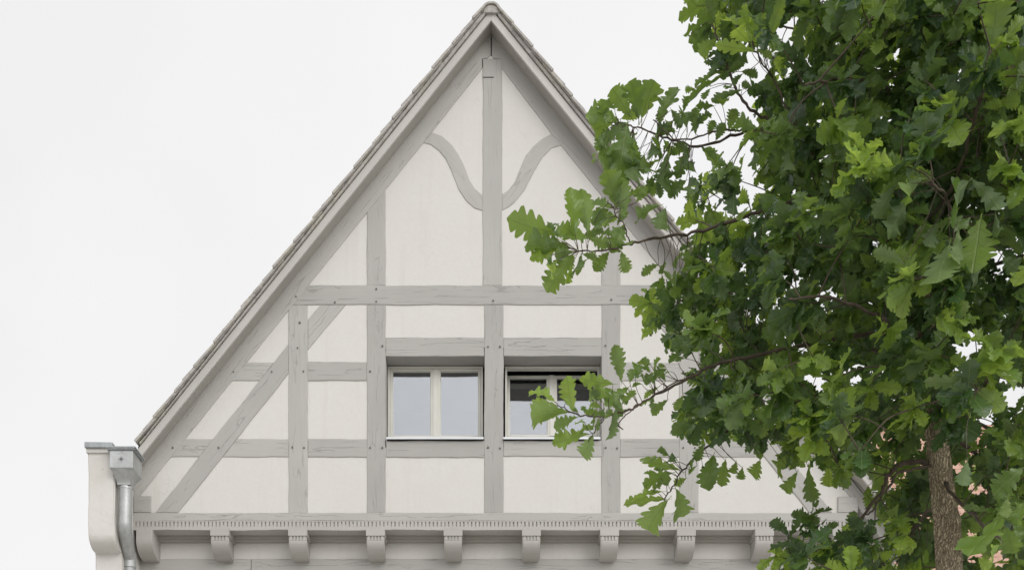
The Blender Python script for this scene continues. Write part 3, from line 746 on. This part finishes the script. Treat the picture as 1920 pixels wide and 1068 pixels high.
# ------------------------------------------------------------------ neighbouring house behind the tree
nb = empty('neighbour_house', (8.5, 18, 0.1), 'house with a terracotta tiled roof glimpsed through the tree leaves', 'house')
X0, X1 = 5.45, 13.5; Ye, Yr = 15.2, 18.6
zr = P(0, 812, Yr).z; ze = P(0, 1150, Ye).z
mb = MB(); mb.prism_x([(Ye + 0.3, 0.1), (Ye + 0.3, ze + 0.25), (Yr, zr - 0.15), (2 * Yr - Ye - 0.3, ze + 0.25), (2 * Yr - Ye - 0.3, 0.1)], X0 + 0.15, X1 - 0.15); mb.build('house_wall', M['pier'], nb)
mb = MB(); d = Vector((Yr - Ye, zr - ze)); L = d.length; d.normalize(); n = Vector((-d.y, d.x))
nc = int(L / 0.165)
for side in (0, 1):
    for i in range(nc + 1):
        s0 = i * 0.165
        for j in range(int((X1 - X0) / 0.19)):
            if side and j % 1: continue
            x0_ = X0 + j * 0.19 + (0.095 if i % 2 else 0) + random.uniform(-.004, .004)
            lo = Vector((Ye, ze)) + d * s0 + n * (0.03 + random.uniform(0, .006)); hi = Vector((Ye, ze)) + d * min(s0 + 0.3, L) + n * 0.006
            if side: lo.x = 2 * Yr - lo.x; hi.x = 2 * Yr - hi.x
            mb.hexa([(x0_, lo.x, lo.y), (x0_ + .184, lo.x, lo.y), (x0_ + .184, hi.x, hi.y), (x0_, hi.x, hi.y), (x0_, lo.x, lo.y + .02), (x0_ + .184, lo.x, lo.y + .02), (x0_ + .184, hi.x, hi.y + .016), (x0_, hi.x, hi.y + .016)])
mb.build('tiled_roof', M['terracotta'], nb)
mb = MB(); mb.tube([(X0, Yr, zr + 0.02), (X1 + .1, Yr, zr + 0.02)], 0.11, 12); mb.build('ridge', M['terracotta'], nb)

# ------------------------------------------------------------------ the oak tree
YT = 5.5
tree = empty('oak_tree', (P(1800, 0, YT).x, YT, 0.12), 'leafy young oak tree with furrowed bark in front of the house', 'tree')
def T(px, py, dy=0.0): return P(px, py, YT + dy)
# trunk
tp = [(1806, 2000, 62), (1800, 1500, 60), (1786, 1150, 57), (1780, 1068, 55), (1776, 1000, 53), (1768, 920, 50), (1760, 850, 48), (1750, 770, 44), (1742, 680, 40), (1730, 560, 38), (1720, 440, 36), (1714, 320, 34), (1712, 200, 33), (1706, 110, 34), (1694, 60, 26), (1684, 0, 24), (1690, -120, 20), (1700, -300, 15), (1712, -520, 8), (1716, -640, 4)]
base = Vector((T(1806, 0).x, YT, 0.1))
cp = [T(x, y) for x, y, w_ in tp]; cr = [w_ * .86 / 2 * YT / F for x, y, w_ in tp]
cp[0] = base; 
P3 = catmull([Vector((p.x, p.y, p.z)) for p in cp], 26); Rr = [v.x for v in catmull([Vector((r, 0, 0)) for r in cr], 26)]
mb = MB(); seg = 72; pts = []
for i, (p, r) in enumerate(zip(P3, Rr)):
    d = (P3[min(i+1, len(P3)-1)] - P3[max(i-1, 0)]).normalized(); ref = Vector((1, 0, 0)); ref = (ref - d * ref.dot(d)).normalized(); bb = d.cross(ref)
    for k_ in range(seg):
        a_ = 2 * math.pi * k_ / seg
        q = Vector((math.cos(a_) * 3.2, math.sin(a_) * 3.2, p.z * 5.0))
        rid = abs(noise.noise(q * 2.1 + Vector((noise.noise(q), 0, 0)) * 0.7)); rid = min(rid * 2.4, 1.0)
        lump = noise.noise(Vector((math.cos(a_), math.sin(a_), p.z * 3)))
        rr = r * (0.93 + 0.10 * rid + 0.06 * lump)
        # burr
        kz = math.exp(-((p.z - T(0, 985).z) / 0.05) ** 2) * max(0, math.cos(a_ + 1.3)) ** 2; rr += 0.012 * kz * (0.5 + rid)
        mb.v.append(tuple(p + ref * (rr * math.cos(a_)) + bb * (rr * math.sin(a_))))
for i in range(len(P3) - 1):
    for k_ in range(seg):
        k2 = (k_ + 1) % seg; mb.f.append((i*seg+k_, i*seg+k2, (i+1)*seg+k2, (i+1)*seg+k_))
mb.build('trunk', M['bark'], tree, smooth=True)

# limbs: (photo x, photo y, metres behind the trunk plane), base and tip radius in m
limbs = [
 ([(1716,350,0),(1640,350,-.05),(1560,356,-.12),(1450,390,-.18),(1320,432,-.2),(1258,443,-.22),(1190,455,-.25),(1145,468,-.25),(1085,471,-.25)], .016, .0028),
 ([(1182,456,-.25),(1170,425,-.27),(1152,398,-.28),(1140,375,-.3)], .004, .002),
 ([(1713,330,0),(1660,320,-.05),(1603,294,-.1),(1525,250,-.1),(1437,240,-.1),(1380,252,-.12),(1309,274,-.15),(1250,259,-.15),(1200,240,-.15),(1160,230,-.15)], .015, .0026),
 ([(1401,241,-.12),(1340,246,-.2),(1270,262,-.22),(1225,225,-.2)], .006, .0025),
 ([(1738,640,0),(1650,625,-.1),(1540,640,-.2),(1440,662,-.28),(1350,680,-.3),(1300,704,-.3),(1220,745,-.3),(1180,767,-.3),(1133,779,-.3),(1084,777,-.3),(1047,760,-.3)], .015, .0024),
 ([(1134,779,-.3),(1122,800,-.3),(1110,815,-.3),(1102,830,-.3)], .003, .0018),
 ([(1300,700,-.25),(1235,735,-.35),(1180,772,-.4),(1160,795,-.4),(1168,805,-.4)], .004, .0022),
 ([(1748,740,0),(1640,730,.1),(1500,750,.05),(1388,792,0),(1332,832,0),(1284,876,0),(1262,912,0),(1246,938,0)], .012, .0024),
 ([(1752,868,0),(1700,866,.02),(1668,888,.03),(1650,925,.03),(1620,966,.03),(1600,1000,.03),(1560,1030,.03)], .018, .005),
 ([(1752,872,0),(1690,885,-.05),(1665,915,-.05),(1640,950,-.05),(1615,968,-.05)], .010, .004),
 ([(1480,245,-.1),(1440,225,-.1),(1397,197,-.15),(1372,144,-.15),(1352,94,-.15),(1342,65,-.15),(1325,2,-.15),(1318,-60,-.15)], .010, .003),
 ([(1530,300,-.1),(1490,235,-.25),(1453,155,-.3),(1419,101,-.3),(1405,70,-.3)], .007, .003),
 ([(1700,20,0),(1620,-5,0),(1540,10,-.1),(1500,16,-.1),(1440,45,-.15),(1425,60,-.2)], .012, .003),
 ([(1706,115,0),(1735,65,-.1),(1762,0,-.2),(1800,-100,-.3),(1850,-260,-.3),(1880,-420,-.2)], .030, .006),
 ([(1712,130,0),(1745,105,.05),(1790,85,.15),(1850,70,.3),(1950,20,.5),(2100,-60,.6)], .028, .006),
 ([(1745,110,0),(1775,60,-.25),(1800,20,-.35),(1830,-40,-.4)], .008, .004),
 ([(1715,420,0),(1760,390,-.5),(1805,300,-.9),(1835,190,-1.1),(1845,140,-1.15),(1856,90,-1.2)], .012, .003),
 ([(1822,225,-1.05),(1840,185,-1.1),(1880,140,-1.1),(1935,90,-1.1)], .006, .003),
 ([(1735,600,0),(1760,560,-.3),(1800,480,-.8),(1780,380,-1.2),(1750,345,-1.3)], .014, .004),
 ([(1735,590,0),(1800,540,.1),(1880,490,.1),(1960,470,.1),(2150,400,.0)], .018, .005),
 ([(1750,780,0),(1800,740,-.3),(1840,700,-.7),(1850,720,-.95),(1830,735,-1.05)], .012, .003),
 ([(1757,830,0),(1800,785,.15),(1850,800,.2),(1930,840,.2),(2080,860,.2)], .016, .005),
 ([(1725,500,0),(1650,470,.4),(1560,430,.8),(1450,420,1.0),(1380,400,1.1)], .016, .004),
 ([(1713,260,0),(1660,180,.4),(1590,110,.7),(1500,60,.9),(1420,40,1.0)], .016, .004),
 ([(1745,720,0),(1680,680,.5),(1600,640,.9),(1500,640,1.1),(1400,620,1.1)], .016, .004),
 ([(1740,660,0),(1660,600,-.5),(1560,560,-.8),(1480,560,-1.0)], .014, .004),
 ([(1712,200,0),(1650,160,-.5),(1570,150,-.8),(1510,160,-1.0)], .014, .004),
 ([(1755,800,0),(1830,850,.5),(1880,900,.9),(1930,960,1.2)], .016, .004),
 ([(1765,900,0),(1820,960,-.4),(1860,1000,-.9),(1890,1010,-1.1)], .012, .004),
 ([(1768,930,0),(1720,980,.5),(1690,1010,.9),(1660,1040,1.1)], .012, .004),
 ([(1700,-200,0),(1600,-300,-.2),(1480,-360,-.2)], .014, .004), ([(1706,-320,0),(1800,-420,.5),(1880,-500,.7)], .012, .004),
]
nodes = []      # skeleton points twigs can grow from
for L_, r0, r1 in limbs:
    pts = catmull([T(x_, y_, dy) for x_, y_, dy in L_], 7)
    n_ = len(pts)
    sd0 = random.random() * 50
    for i in range(1, n_ - 1): pts[i] = pts[i] + Vector((noise.noise(Vector((i*.7, sd0, 0))), noise.noise(Vector((i*.7, sd0, 9))), noise.noise(Vector((i*.7, sd0, 5))))) * 0.012
    rad = [((r0 if r0 > .025 else r0 * .8) + (r1 - (r0 if r0 > .025 else r0 * .8)) * (i / (n_ - 1)) ** 0.8) * (1 + .12 * math.sin(i * 1.9 + sd0)) for i in range(n_)]
    b_ = MB(); b_.tube(pts, rad, 9); b_.build('branch', M['bark'] if r0 > .025 else M['twig'], tree, smooth=True)
    nodes += [(p, rad[i]) for i, p in enumerate(pts) if i > 2]
for i, p in enumerate(P3):
    if i % 6 == 0 and p.z > T(0, 950).z: nodes.append((p, Rr[i]))

# leaf shapes: lobed oak leaf, several bends
def leaf_template(N_, seed, lobes=6, depth=0.42, wid=0.31, fold=0.25, droop=0.5, twist=0.3, ripple=0.05):
    r_ = np.random.default_rng(seed); V_ = []; UV = []; Fq = []
    ts = np.concatenate([[-0.14, -0.01], np.linspace(0.02, 1.0, N_)])
    ph = r_.uniform(-.2, .2, 2); amp = r_.uniform(0.8, 1.15, (2, lobes + 3))
    for t_ in ts:
        for si, sg in enumerate((-1, 1)):
            if t_ < 0: w_ = 0.010; yy = t_
            else:
                e = 0.035 * (1 - t_) + (math.sin(math.pi * min(t_, 1) ** 1.25) ** 0.85 if t_ < 1 else 0) * wid
                e += 0.10 * wid * math.sqrt(max(0, 1 - ((t_ - .8) / .2) ** 2)) if t_ > 0.6 else 0
                u_ = t_ * lobes + ph[si] + (0.35 if si else 0); li = int(u_ + 1)
                lob = abs(math.sin(math.pi * u_)) ** 0.58 * (1 - 0.09 * abs(math.sin(math.pi * u_ * 3 + seed)))
                dd = depth * (0.55 + 0.45 * math.sin(math.pi * t_ ** 0.8))
                w_ = e * (1 - dd + dd * lob * amp[si][li]); w_ = max(w_, 0.0)
                yy = t_ + 0.30 * w_ * (1 - t_ ** 3)
            V_row = []
            cols = (1.0, 0.5) if sg < 0 else (0.5, 1.0)
            if sg < 0: row = [(-w_, yy), (-w_ * .5, (yy + t_) / 2), (0, t_)]
            else: row += [(w_ * .5, (yy + t_) / 2), (w_, yy)]
        for x_, y_ in row:
            ax = abs(x_); z_ = fold * ax * 0.9 + ripple * math.sin(y_ * 17 + (3 if x_ > 0 else 0) + seed) * ax * 3.0
            z_ += 0.02 * math.sin(y_ * 9 + seed)
            tw = twist * y_; X_, Z_ = x_ * math.cos(tw) - z_ * math.sin(tw), x_ * math.sin(tw) + z_ * math.cos(tw)
            a_ = droop * y_           # bend along an arc, downwards
            if abs(droop) > 1e-3: Yb = math.sin(a_) / droop; Zb = -(1 - math.cos(a_)) / droop
            else: Yb, Zb = y_, 0
            V_.append((X_, Yb + Z_ * math.sin(a_), Zb + Z_ * math.cos(a_))); UV.append((0.5 + x_ / (2 * wid * 1.3), max(0, y_)))
    n_ = len(ts)
    for i in range(n_ - 1):
        for c_ in range(4): Fq.append((i*5+c_, i*5+c_+1, (i+1)*5+c_+1, (i+1)*5+c_))
    return np.array(V_), np.array(Fq), np.array(UV)
TH = [leaf_template(46, s, lobes=random.choice((5, 6, 6, 7)), depth=random.uniform(.5, .72), wid=random.uniform(.30, .38), fold=random.uniform(.05, .5), droop=random.uniform(-.15, 1.1), twist=random.uniform(-.5, .5), ripple=random.uniform(.02, .09)) for s in range(16)]
TL = [leaf_template(20, s + 40, lobes=random.choice((4, 5)), depth=random.uniform(.5, .7), wid=random.uniform(.27, .35), fold=random.uniform(.05, .5), droop=random.uniform(0, 1.2), twist=random.uniform(-.5, .5), ripple=random.uniform(.02, .08)) for s in range(8)]
LV, LF, LU, LD = [], [], [], []; lv = [0]
def add_leaf(b, d, n, L, wmul=1.0, age=0.0, rn=0.5, hi=True, tpl=None):
    tv, tf, tu = (TH if hi else TL)[tpl if tpl is not None else random.randrange(len(TH if hi else TL))]
    d = np.array(d, float); d /= np.linalg.norm(d); n = np.array(n, float); n = n - d * n.dot(d); n /= (np.linalg.norm(n) + 1e-9); s = np.cross(d, n)
    LV.append(np.array(b, float) + L * (tv[:, 1:2] * d + tv[:, 0:1] * wmul * s + tv[:, 2:3] * n))
    LF.append(tf + lv[0]); lv[0] += len(tv); LU.append(tu[tf.ravel()]); LD.append(np.tile((age, rn), (tf.size, 1)))
cam_dir = lambda p: (Vector((0, 0, EYE)) - p).normalized()
UP = Vector((0, 0, 1))

# -- individually placed leaves of the outer sprays: base, tip, width in photo pixels
def Z7(l, sx, ox, oy): return [((bx*sx+ox, by*sx+oy), (tx*sx+ox, ty*sx+oy), w_*sx, a_) for bx, by, tx, ty, w_, a_ in l]
sprays = []
sprays += [(-.25, h) for h in Z7([ # spray at the collar beam
 (250,765,30,700,125,.5),(320,835,98,790,95,.4),(270,835,135,885,60,.55),(335,860,212,1035,100,.35),(372,865,345,992,60,.3),(325,915,310,1002,32,.85),(262,890,193,978,48,.75),
 (345,765,322,550,95,.45),(400,750,390,592,85,.4),(400,790,235,735,95,.45),(412,785,500,822,60,.4),(378,862,470,885,50,.45),(500,852,432,938,62,.3),(560,850,590,945,90,.4),
 (345,780,290,720,80,.5),(330,850,240,860,70,.4),(520,645,420,600,58,.3),(540,690,428,690,78,.3),(575,725,520,820,78,.35),(540,645,495,465,95,.5),(575,665,562,525,80,.35),
 (585,600,628,540,46,.45),(735,635,598,692,62,.25),(765,650,735,745,90,.2),(545,690,500,700,40,.7),(430,720,480,650,70,.35)], .4024, 940, 130)]
sprays += [(-.15, h) for h in Z7([ # spray over the right roof edge
 (600,215,515,80,120,.35),(640,230,608,20,100,.4),(655,225,705,45,140,.4),(740,240,795,60,120,.35),(545,240,412,170,105,.35),(525,245,392,285,80,.3),(565,275,450,330,90,.1),
 (585,265,540,460,130,.25),(625,330,612,442,62,.6),(550,380,455,395,75,.2),(535,400,422,500,92,.25),(640,430,598,545,82,.25),(665,400,668,520,92,.3),(740,300,685,405,105,.3),
 (775,390,738,615,88,.2),(862,275,850,150,55,.15),(882,292,978,172,38,.2),(905,300,900,185,52,.3),(810,290,700,270,72,.1),(800,345,875,375,60,.2),(965,310,992,238,70,.2),
 (882,370,808,465,60,.2),(480,250,465,130,50,.5),(590,250,510,300,60,.2),(700,340,720,440,70,.2),(560,230,640,200,60,.5),(540,370,560,430,60,.2),(800,240,760,300,60,.2),
 (905,480,845,430,80,.3),(880,540,850,610,80,.2),(930,360,1000,420,90,.2),(1000,330,1040,250,90,.2),(1060,280,1090,190,80,.3),(860,520,775,560,90,.25)], .4024, 940, 130)]
sprays += [(-.3, h) for h in Z7([ # spray before the right window
 (480,545,265,340,140,.75),(655,635,580,305,170,.45),(610,650,195,622,165,.4),(450,565,290,530,90,.7),(690,690,465,765,120,.35),(790,840,468,925,150,.35),(850,770,685,788,75,.4),
 (832,850,725,1110,160,.35),(1015,385,712,345,120,.65),(1090,355,1055,50,130,.35),(1010,440,745,462,125,.35),(1150,420,935,590,150,.3),(1040,600,1000,930,110,.3),(905,655,765,640,70,.4),(905,600,800,550,75,.4),
 (890,690,872,808,40,.2),(470,640,290,700,90,.5),(1170,370,1200,250,90,.2),(1220,330,1260,180,110,.25),(700,650,655,600,30,.4),(940,700,1010,620,60,.3),(1080,480,1160,560,90,.25)], .206, 940, 640)]
sprays += [(0.0, h) for h in Z7([ # low spray over the frieze
 (130,742,-8,900,98,.5),(168,690,218,842,92,.35),(120,737,-75,765,68,.45),(182,602,0,540,90,.4),(150,612,-8,655,75,.4),(100,700,-70,720,50,.6),(240,600,240,550,26,.2),(215,640,160,670,50,.3),
 (345,535,315,665,92,.3),(400,555,385,675,82,.3),(562,555,515,662,98,.4),(480,590,465,655,45,.35),(690,530,608,625,90,.35),(790,590,797,762,58,.35),(735,610,672,715,62,.4),(885,590,882,678,70,.8),
 (330,560,290,640,80,.3),(150,520,150,580,60,.15),(60,700,110,620,70,.4),(300,480,250,540,90,.3),(450,560,430,625,60,.5),(700,600,740,560,80,.3)], .4007, 1200, 640)]
sprays += [(-.15, h) for h in Z7([ # top left shoot
 (385,20,45,155,165,.35),(350,200,118,368,150,.3),(430,230,250,120,170,.3),(440,400,225,565,165,.4),(505,655,325,612,45,.2),(525,722,158,800,50,.2),(525,735,178,1005,70,.2),(700,900,345,1005,80,.2),
 (800,880,705,830,120,.2),(390,180,400,-60,150,.3),(250,60,120,-60,130,.35),(480,260,560,380,150,.3),(640,640,760,560,100,.2),(560,720,700,640,110,.2),(560,620,380,700,90,.15),(300,260,170,420,70,.3),
 (700,720,860,740,120,.2),(480,470,440,560,60,.3)], .1872, 1260, 0)]
sprays += [(-.55, h) for h in Z7([ # bright young shoot
 (800,330,508,70,180,.95),(790,420,745,50,150,.9),(770,420,565,240,150,.95),(880,470,885,150,160,.9),(830,510,430,455,110,.95),(960,400,1110,-40,130,.7),(930,480,1110,150,90,.6),(850,500,1010,560,80,.6),(850,480,820,160,110,.85)], .1872, 1260, 0)]
sprays += [(-1.15, h) for h in Z7([ # near shoot at the right edge
 (850,470,960,-10,260,.55),(880,500,1090,390,70,.85),(830,500,590,590,120,.1),(800,560,700,880,70,.6),(950,430,1190,300,150,.6),(1000,400,1180,130,110,.5),(860,560,830,700,110,.1),(760,900,540,800,80,.6),
 (820,900,830,750,110,.6),(560,980,410,850,110,.1),(420,1100,440,930,170,.65),(1000,960,1180,740,130,.65),(900,1050,1150,960,170,.65),(760,1080,960,1010,130,.5),(640,1040,620,930,90,.2),(1100,900,1180,620,80,.3)], .1872, 1700, 0)]
sprays += [(-1.05, h) for h in Z7([ # near shoot right of the trunk
 (730,400,610,270,85,.8),(800,470,560,450,95,.8),(740,480,380,480,90,.35),(790,440,1030,255,110,.85),(930,280,755,70,85,.65),(960,260,1080,160,130,.65),(1000,280,1180,230,80,.65),(780,520,1010,660,110,.6),(750,470,720,380,70,.8),
 (880,340,780,300,60,.5),(560,470,640,420,60,.4)], .2435, 1640, 600)]
sprays += [(-1.2, h) for h in Z7([ # big hanging leaves near the camera
 (760,150,560,370,200,.12),(640,380,760,460,150,.12),(640,560,545,850,170,.35),(460,130,330,60,110,.3),(440,60,530,120,90,.3),(480,130,250,240,100,.55),(430,120,110,160,90,.6),(790,130,1035,350,80,.12),(950,360,960,590,50,.1),
 (700,460,690,760,60,.4),(850,400,800,730,210,.3),(360,250,240,520,120,.15),(270,180,150,390,110,.1),(560,420,470,600,130,.05),(860,700,800,820,150,.1),(1000,650,1100,740,180,.05),(380,660,240,600,90,.55),(330,690,160,590,80,.3)], .2809, 1600, 300)]
sprays += [(-1.1, h) for h in Z7([
 (1300,590,1040,960,260,.25),(1490,170,1230,390,200,.25),(1500,480,1410,650,150,.15),(1350,440,1340,610,90,.45),(1000,120,960,330,110,.05),(1330,690,1430,950,160,.4),(1400,640,1500,800,200,.1),(1100,960,1200,1060,110,.8),(1280,850,1150,960,110,.75)], .2135, 1600, 840)]
sprays += [(.3, h) for h in Z7([
 (590,60,700,-40,150,.3),(560,830,440,930,90,.5),(640,880,640,1000,60,.5),(260,600,190,680,90,.5),(200,640,300,620,100,.5),(240,180,60,370,150,.25),(130,330,130,490,90,.35),(560,170,370,130,110,.3),(400,820,480,760,110,.5),(360,900,250,960,110,.5)], .2135, 1600, 840)]
tw = MB()
def grow(src, dst, r0, r1, sag=0.0, tb=None):
    m_ = (src + dst) / 2 + Vector((random.uniform(-1, 1), random.uniform(-1, 1), random.uniform(-.3, 1))) * (dst - src).length * 0.10
    m_.z -= sag
    pts = catmull([src, m_, dst], 4); n_ = len(pts); (tb or tw).tube(pts, [r0 + (r1 - r0) * i / (n_ - 1) for i in range(n_)], 5, False)
nodepos = np.array([tuple(p) for p, r in nodes]); noderad = [r for p, r in nodes]
def nearest(p, toward=None):
    d = np.linalg.norm(nodepos - np.array(p), axis=1); i = int(d.argmin()); return Vector(nodepos[i]), noderad[i], float(d[i])
for dy, (b, t_, w_, a_) in sprays:
    bp = T(b[0], b[1], dy + random.uniform(-.05, .05)); L2 = math.hypot(t_[0]-b[0], t_[1]-b[1]) * YT / F
    tip = P(t_[0], t_[1], bp.y + random.uniform(-.55, .35) * L2)
    d = tip - bp; L = d.length * 1.02
    n = (-cam_dir(bp) * random.choice((1, 1, 1, -1)) * 0.9 + Vector((random.gauss(0, .3), random.gauss(0, .2), 0.55)))
    if n.z < 0 and random.random() < .6: n = -n
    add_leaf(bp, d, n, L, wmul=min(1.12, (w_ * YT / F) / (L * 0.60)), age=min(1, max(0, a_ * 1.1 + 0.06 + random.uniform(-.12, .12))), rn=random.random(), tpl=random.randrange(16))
    q, r_, dist = nearest(bp)
    if dist < 0.45: grow(q, bp, 0.0016, 0.0011, tb=tw)
    else: grow(q, bp, 0.003, 0.0011)

rl = random.Random(11)
for (x0, y0, x1, y1, dy, n_) in ((1120, 175, 1290, 300, -.12, 26), (1130, 290, 1290, 400, -.1, 26), (1010, 420, 1110, 490, -.25, 12), (1120, 390, 1190, 460, -.28, 8), (1060, 730, 1190, 800, -.3, 12), (1200, 660, 1290, 760, -.25, 22), (1210, 850, 1320, 920, 0, 10), (1230, 470, 1300, 540, -.15, 14), (1330, 110, 1400, 200, -.15, 8)):
    for i in range(n_):
        bp = T(rl.uniform(x0, x1), rl.uniform(y0, y1), dy + rl.uniform(-.12, .12)); q, r_, dist = nearest(bp)
        if dist > 0.16: bp = q.lerp(bp, 0.16 / dist)
        grow(q, bp, 0.0018, 0.0011)
        d = (bp - q).normalized() + Vector((rl.gauss(-.3, .5), rl.gauss(0, .5), rl.gauss(-.25, .5)))
        add_leaf(bp, d, Vector((rl.gauss(0, .4), rl.gauss(.1, .5), 0.8)), rl.uniform(.05, .095), wmul=rl.uniform(.7, 1), age=rl.uniform(.15, .6), rn=rl.random())

# -- the mass of the crown: rosettes of leaves on twigs through the crown's volume
poly = [(1315,-20),(1312,70),(1360,110),(1410,120),(1425,180),(1410,215),(1345,300),(1300,345),(1290,400),(1300,470),(1290,515),(1225,535),(1195,585),(1222,630),(1255,655),(1275,700),(1275,760),(1300,815),(1370,850),(1450,855),(1520,845),(1575,880),(1640,850),(1600,960),(1560,985),(1500,1010),(1470,1060),(1440,1130),(1700,1180),(2000,1130),(2200,800),(2400,300),(2250,-300),(1980,-620),(1700,-740),(1480,-560),(1330,-260)]
holes = [(1430,105,16),(1480,62,20),(1395,205,25),(1600,925,34),(1590,965,26),(1808,648,26),(1314,660,14),(1340,650,14),(1650,975,18),(1890,470,22),(1802,138,14),(1850,765,16),(1385,290,12),(1400,315,10),(1905,725,18),(1690,848,8),(1820,860,8),(1700,1040,10),(1868,1050,16),(1390,510,10),(1398,570,10),(1540,205,14),(1658,815,8)]
def inside(x, y):
    c = False; n_ = len(poly)
    for i in range(n_):
        x0, y0 = poly[i]; x1, y1 = poly[i-1]
        if (y0 > y) != (y1 > y) and x < (x1 - x0) * (y - y0) / (y1 - y0) + x0: c = not c
    return c
cx0, cy0 = 1760, 250
centers = []
tries = 0
NC = 2150
while len(centers) < NC and tries < 120000:
    tries += 1
    # sample in the crown's own volume (an ellipsoid round the trunk), then keep what lies within its outline
    X_ = random.gauss(0, 1); Y_ = random.gauss(0, 1); Z_ = random.gauss(0, 1); l = math.sqrt(X_*X_+Y_*Y_+Z_*Z_); rr = random.random() ** 0.42 / l
    wx = T(cx0, 0).x + X_ * rr * 1.75; wy = YT + Y_ * rr * 1.55; wz = T(0, cy0).z + Z_ * rr * 2.55
    px = VX + wx * F / wy; py = VY - (wz - EYE) * F / wy
    if not inside(px, py): continue
    if any(math.hypot(px - hx, py - hy) < hr * 1.0 + 34 * 5.0 / wy * .5 for hx, hy, hr in holes): continue
    inframe = -60 < px < 2000 and -80 < py < 1130
    if not inframe and random.random() < 0.35: continue
    p = Vector((wx, wy, wz))
    if wy < 4.55 and px < 1580: continue
    if wy < 5.75 and 1690 < px < 1850 and py > 800: continue
    if py > 1090 and wy < 5.9: continue
    if centers and min((p - c[0]).length for c in centers[-400:]) < 0.072: continue
    centers.append((p, inframe))
for fx, fy, fd in [(1478,1000,.05),(1452,1042,0),(1500,1035,-.1),(1530,990,.05),(1560,1020,-.05),(1590,1005,.1),(1600,1045,0),(1545,1062,.05),(1632,1030,.1),(1500,1075,.1),(1462,1085,0),(1640,1070,-.05),(1580,1085,-.1),(1520,965,.1),(1672,1000,.5),(1690,940,.6),(1665,880,.7),(1700,870,.9),(1715,960,.8),(1730,1030,.9),(1660,1060,.6),(1720,905,1.1),
    (1836,850,.5),(1860,900,.6),(1830,940,.7),(1880,960,.8),(1840,1000,.7),(1900,860,.6),(1890,1020,.9),(1850,1060,.8),(1830,890,1.1),(1910,920,1.0),(1690,1000,1.1),(1675,830,1.0),(1640,850,.9),(1700,800,.8),(1860,820,1.0),(1905,1060,.6),
    (1400,640,.1),(1375,610,.2),(1350,560,.1),(1330,590,.2),(1450,800,.1),(1410,810,.1),(1380,770,.1),(1480,830,.1)]:
    centers.append((T(fx, fy, fd), True))
for i in range(44): centers.append((T(rl.uniform(1290, 1430), rl.uniform(400, 800), rl.uniform(-.25, .5)), True))
for i in range(46): centers.append((T(rl.uniform(1690, 1930) if i % 3 else rl.uniform(1655, 1720), rl.uniform(815, 1075), rl.uniform(.5, 1.5)), True))
centers.sort(key=lambda c: min(np.linalg.norm(nodepos - np.array(c[0]), axis=1)))
np_list = [np.array(p) for p, r in nodes]
for p, inframe in centers:
    arr = np.array(np_list); d = np.linalg.norm(arr - np.array(p), axis=1)
    # prefer parents nearer the trunk axis
    ax = np.hypot(arr[:, 0] - base.x, arr[:, 1] - YT); pax = math.hypot(p.x - base.x, p.y - YT)
    i = int((d + np.where(ax > pax, 0.25, 0)).argmin()); src = Vector(arr[i])
    if src.z > p.z + 0.25: pass
    dist = (p - src).length
    grow(src, p, min(0.0022 + dist * 0.006, 0.006), 0.0018, sag=0.0)
    np_list.append(np.array(p)); 
    if dist > 0.3: np_list.append(np.array((src + p) / 2))
    out_ = Vector((p.x - base.x, p.y - YT, 0)); ol = out_.length
    tdir = ((p - src).normalized() + (out_ / max(ol, .1)) * 0.5 + UP * 0.15 + Vector((random.gauss(0, .25), random.gauss(0, .25), random.gauss(0, .2)))).normalized()
    outer = min(1, math.sqrt((ol / 1.7) ** 2 + ((p.z - T(0, cy0).z) / 2.5) ** 2))
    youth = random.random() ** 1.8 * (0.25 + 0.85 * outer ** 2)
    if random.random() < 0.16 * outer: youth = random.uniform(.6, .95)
    nl = random.randint(7, 10); ref = tdir.orthogonal().normalized(); bb = tdir.cross(ref); a0 = random.random() * 6.28
    big = random.uniform(0.8, 1.15) * (1.12 if p.y < 5 else 1)
    hi = inframe and p.y < 5.7
    for k_ in range(nl):
        a_ = a0 + k_ * 2.399; spread = random.uniform(0.75, 1.45) if k_ < nl - 2 else random.uniform(.1, .6)
        d = tdir * math.cos(spread) + (ref * math.cos(a_) + bb * math.sin(a_)) * math.sin(spread)
        d.z -= random.uniform(0.05, 0.65); d.normalize()
        nrm = UP * 0.75 + tdir * 0.5 + Vector((random.gauss(0, .45), random.gauss(0, .45), random.gauss(0, .3)))
        L = random.uniform(0.065, 0.13) * big
        back = tdir * (-random.uniform(0, .05))
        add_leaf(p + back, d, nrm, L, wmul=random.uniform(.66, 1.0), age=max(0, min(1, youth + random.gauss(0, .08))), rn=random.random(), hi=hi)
print('leaves', len(LV), 'clusters', len(centers), 'verts', lv[0])
tw.build('twigs', M['twig'], tree)
V_ = np.concatenate(LV).astype(np.float32); F_ = np.concatenate(LF).astype(np.int32)
me = bpy.data.meshes.new('crown'); me.vertices.add(len(V_)); me.vertices.foreach_set('co', V_.ravel())
me.loops.add(F_.size); me.loops.foreach_set('vertex_index', F_.ravel())
me.polygons.add(len(F_)); me.polygons.foreach_set('loop_start', np.arange(0, F_.size, 4, dtype=np.int32)); me.polygons.foreach_set('loop_total', np.full(len(F_), 4, np.int32))
me.update(calc_edges=True)
u1 = me.uv_layers.new(name='UVMap'); u1.data.foreach_set('uv', np.concatenate(LU).astype(np.float32).ravel())
u2 = me.uv_layers.new(name='leafdata'); u2.data.foreach_set('uv', np.concatenate(LD).astype(np.float32).ravel())
link('crown', me, M['leaf'], tree, smooth=True)
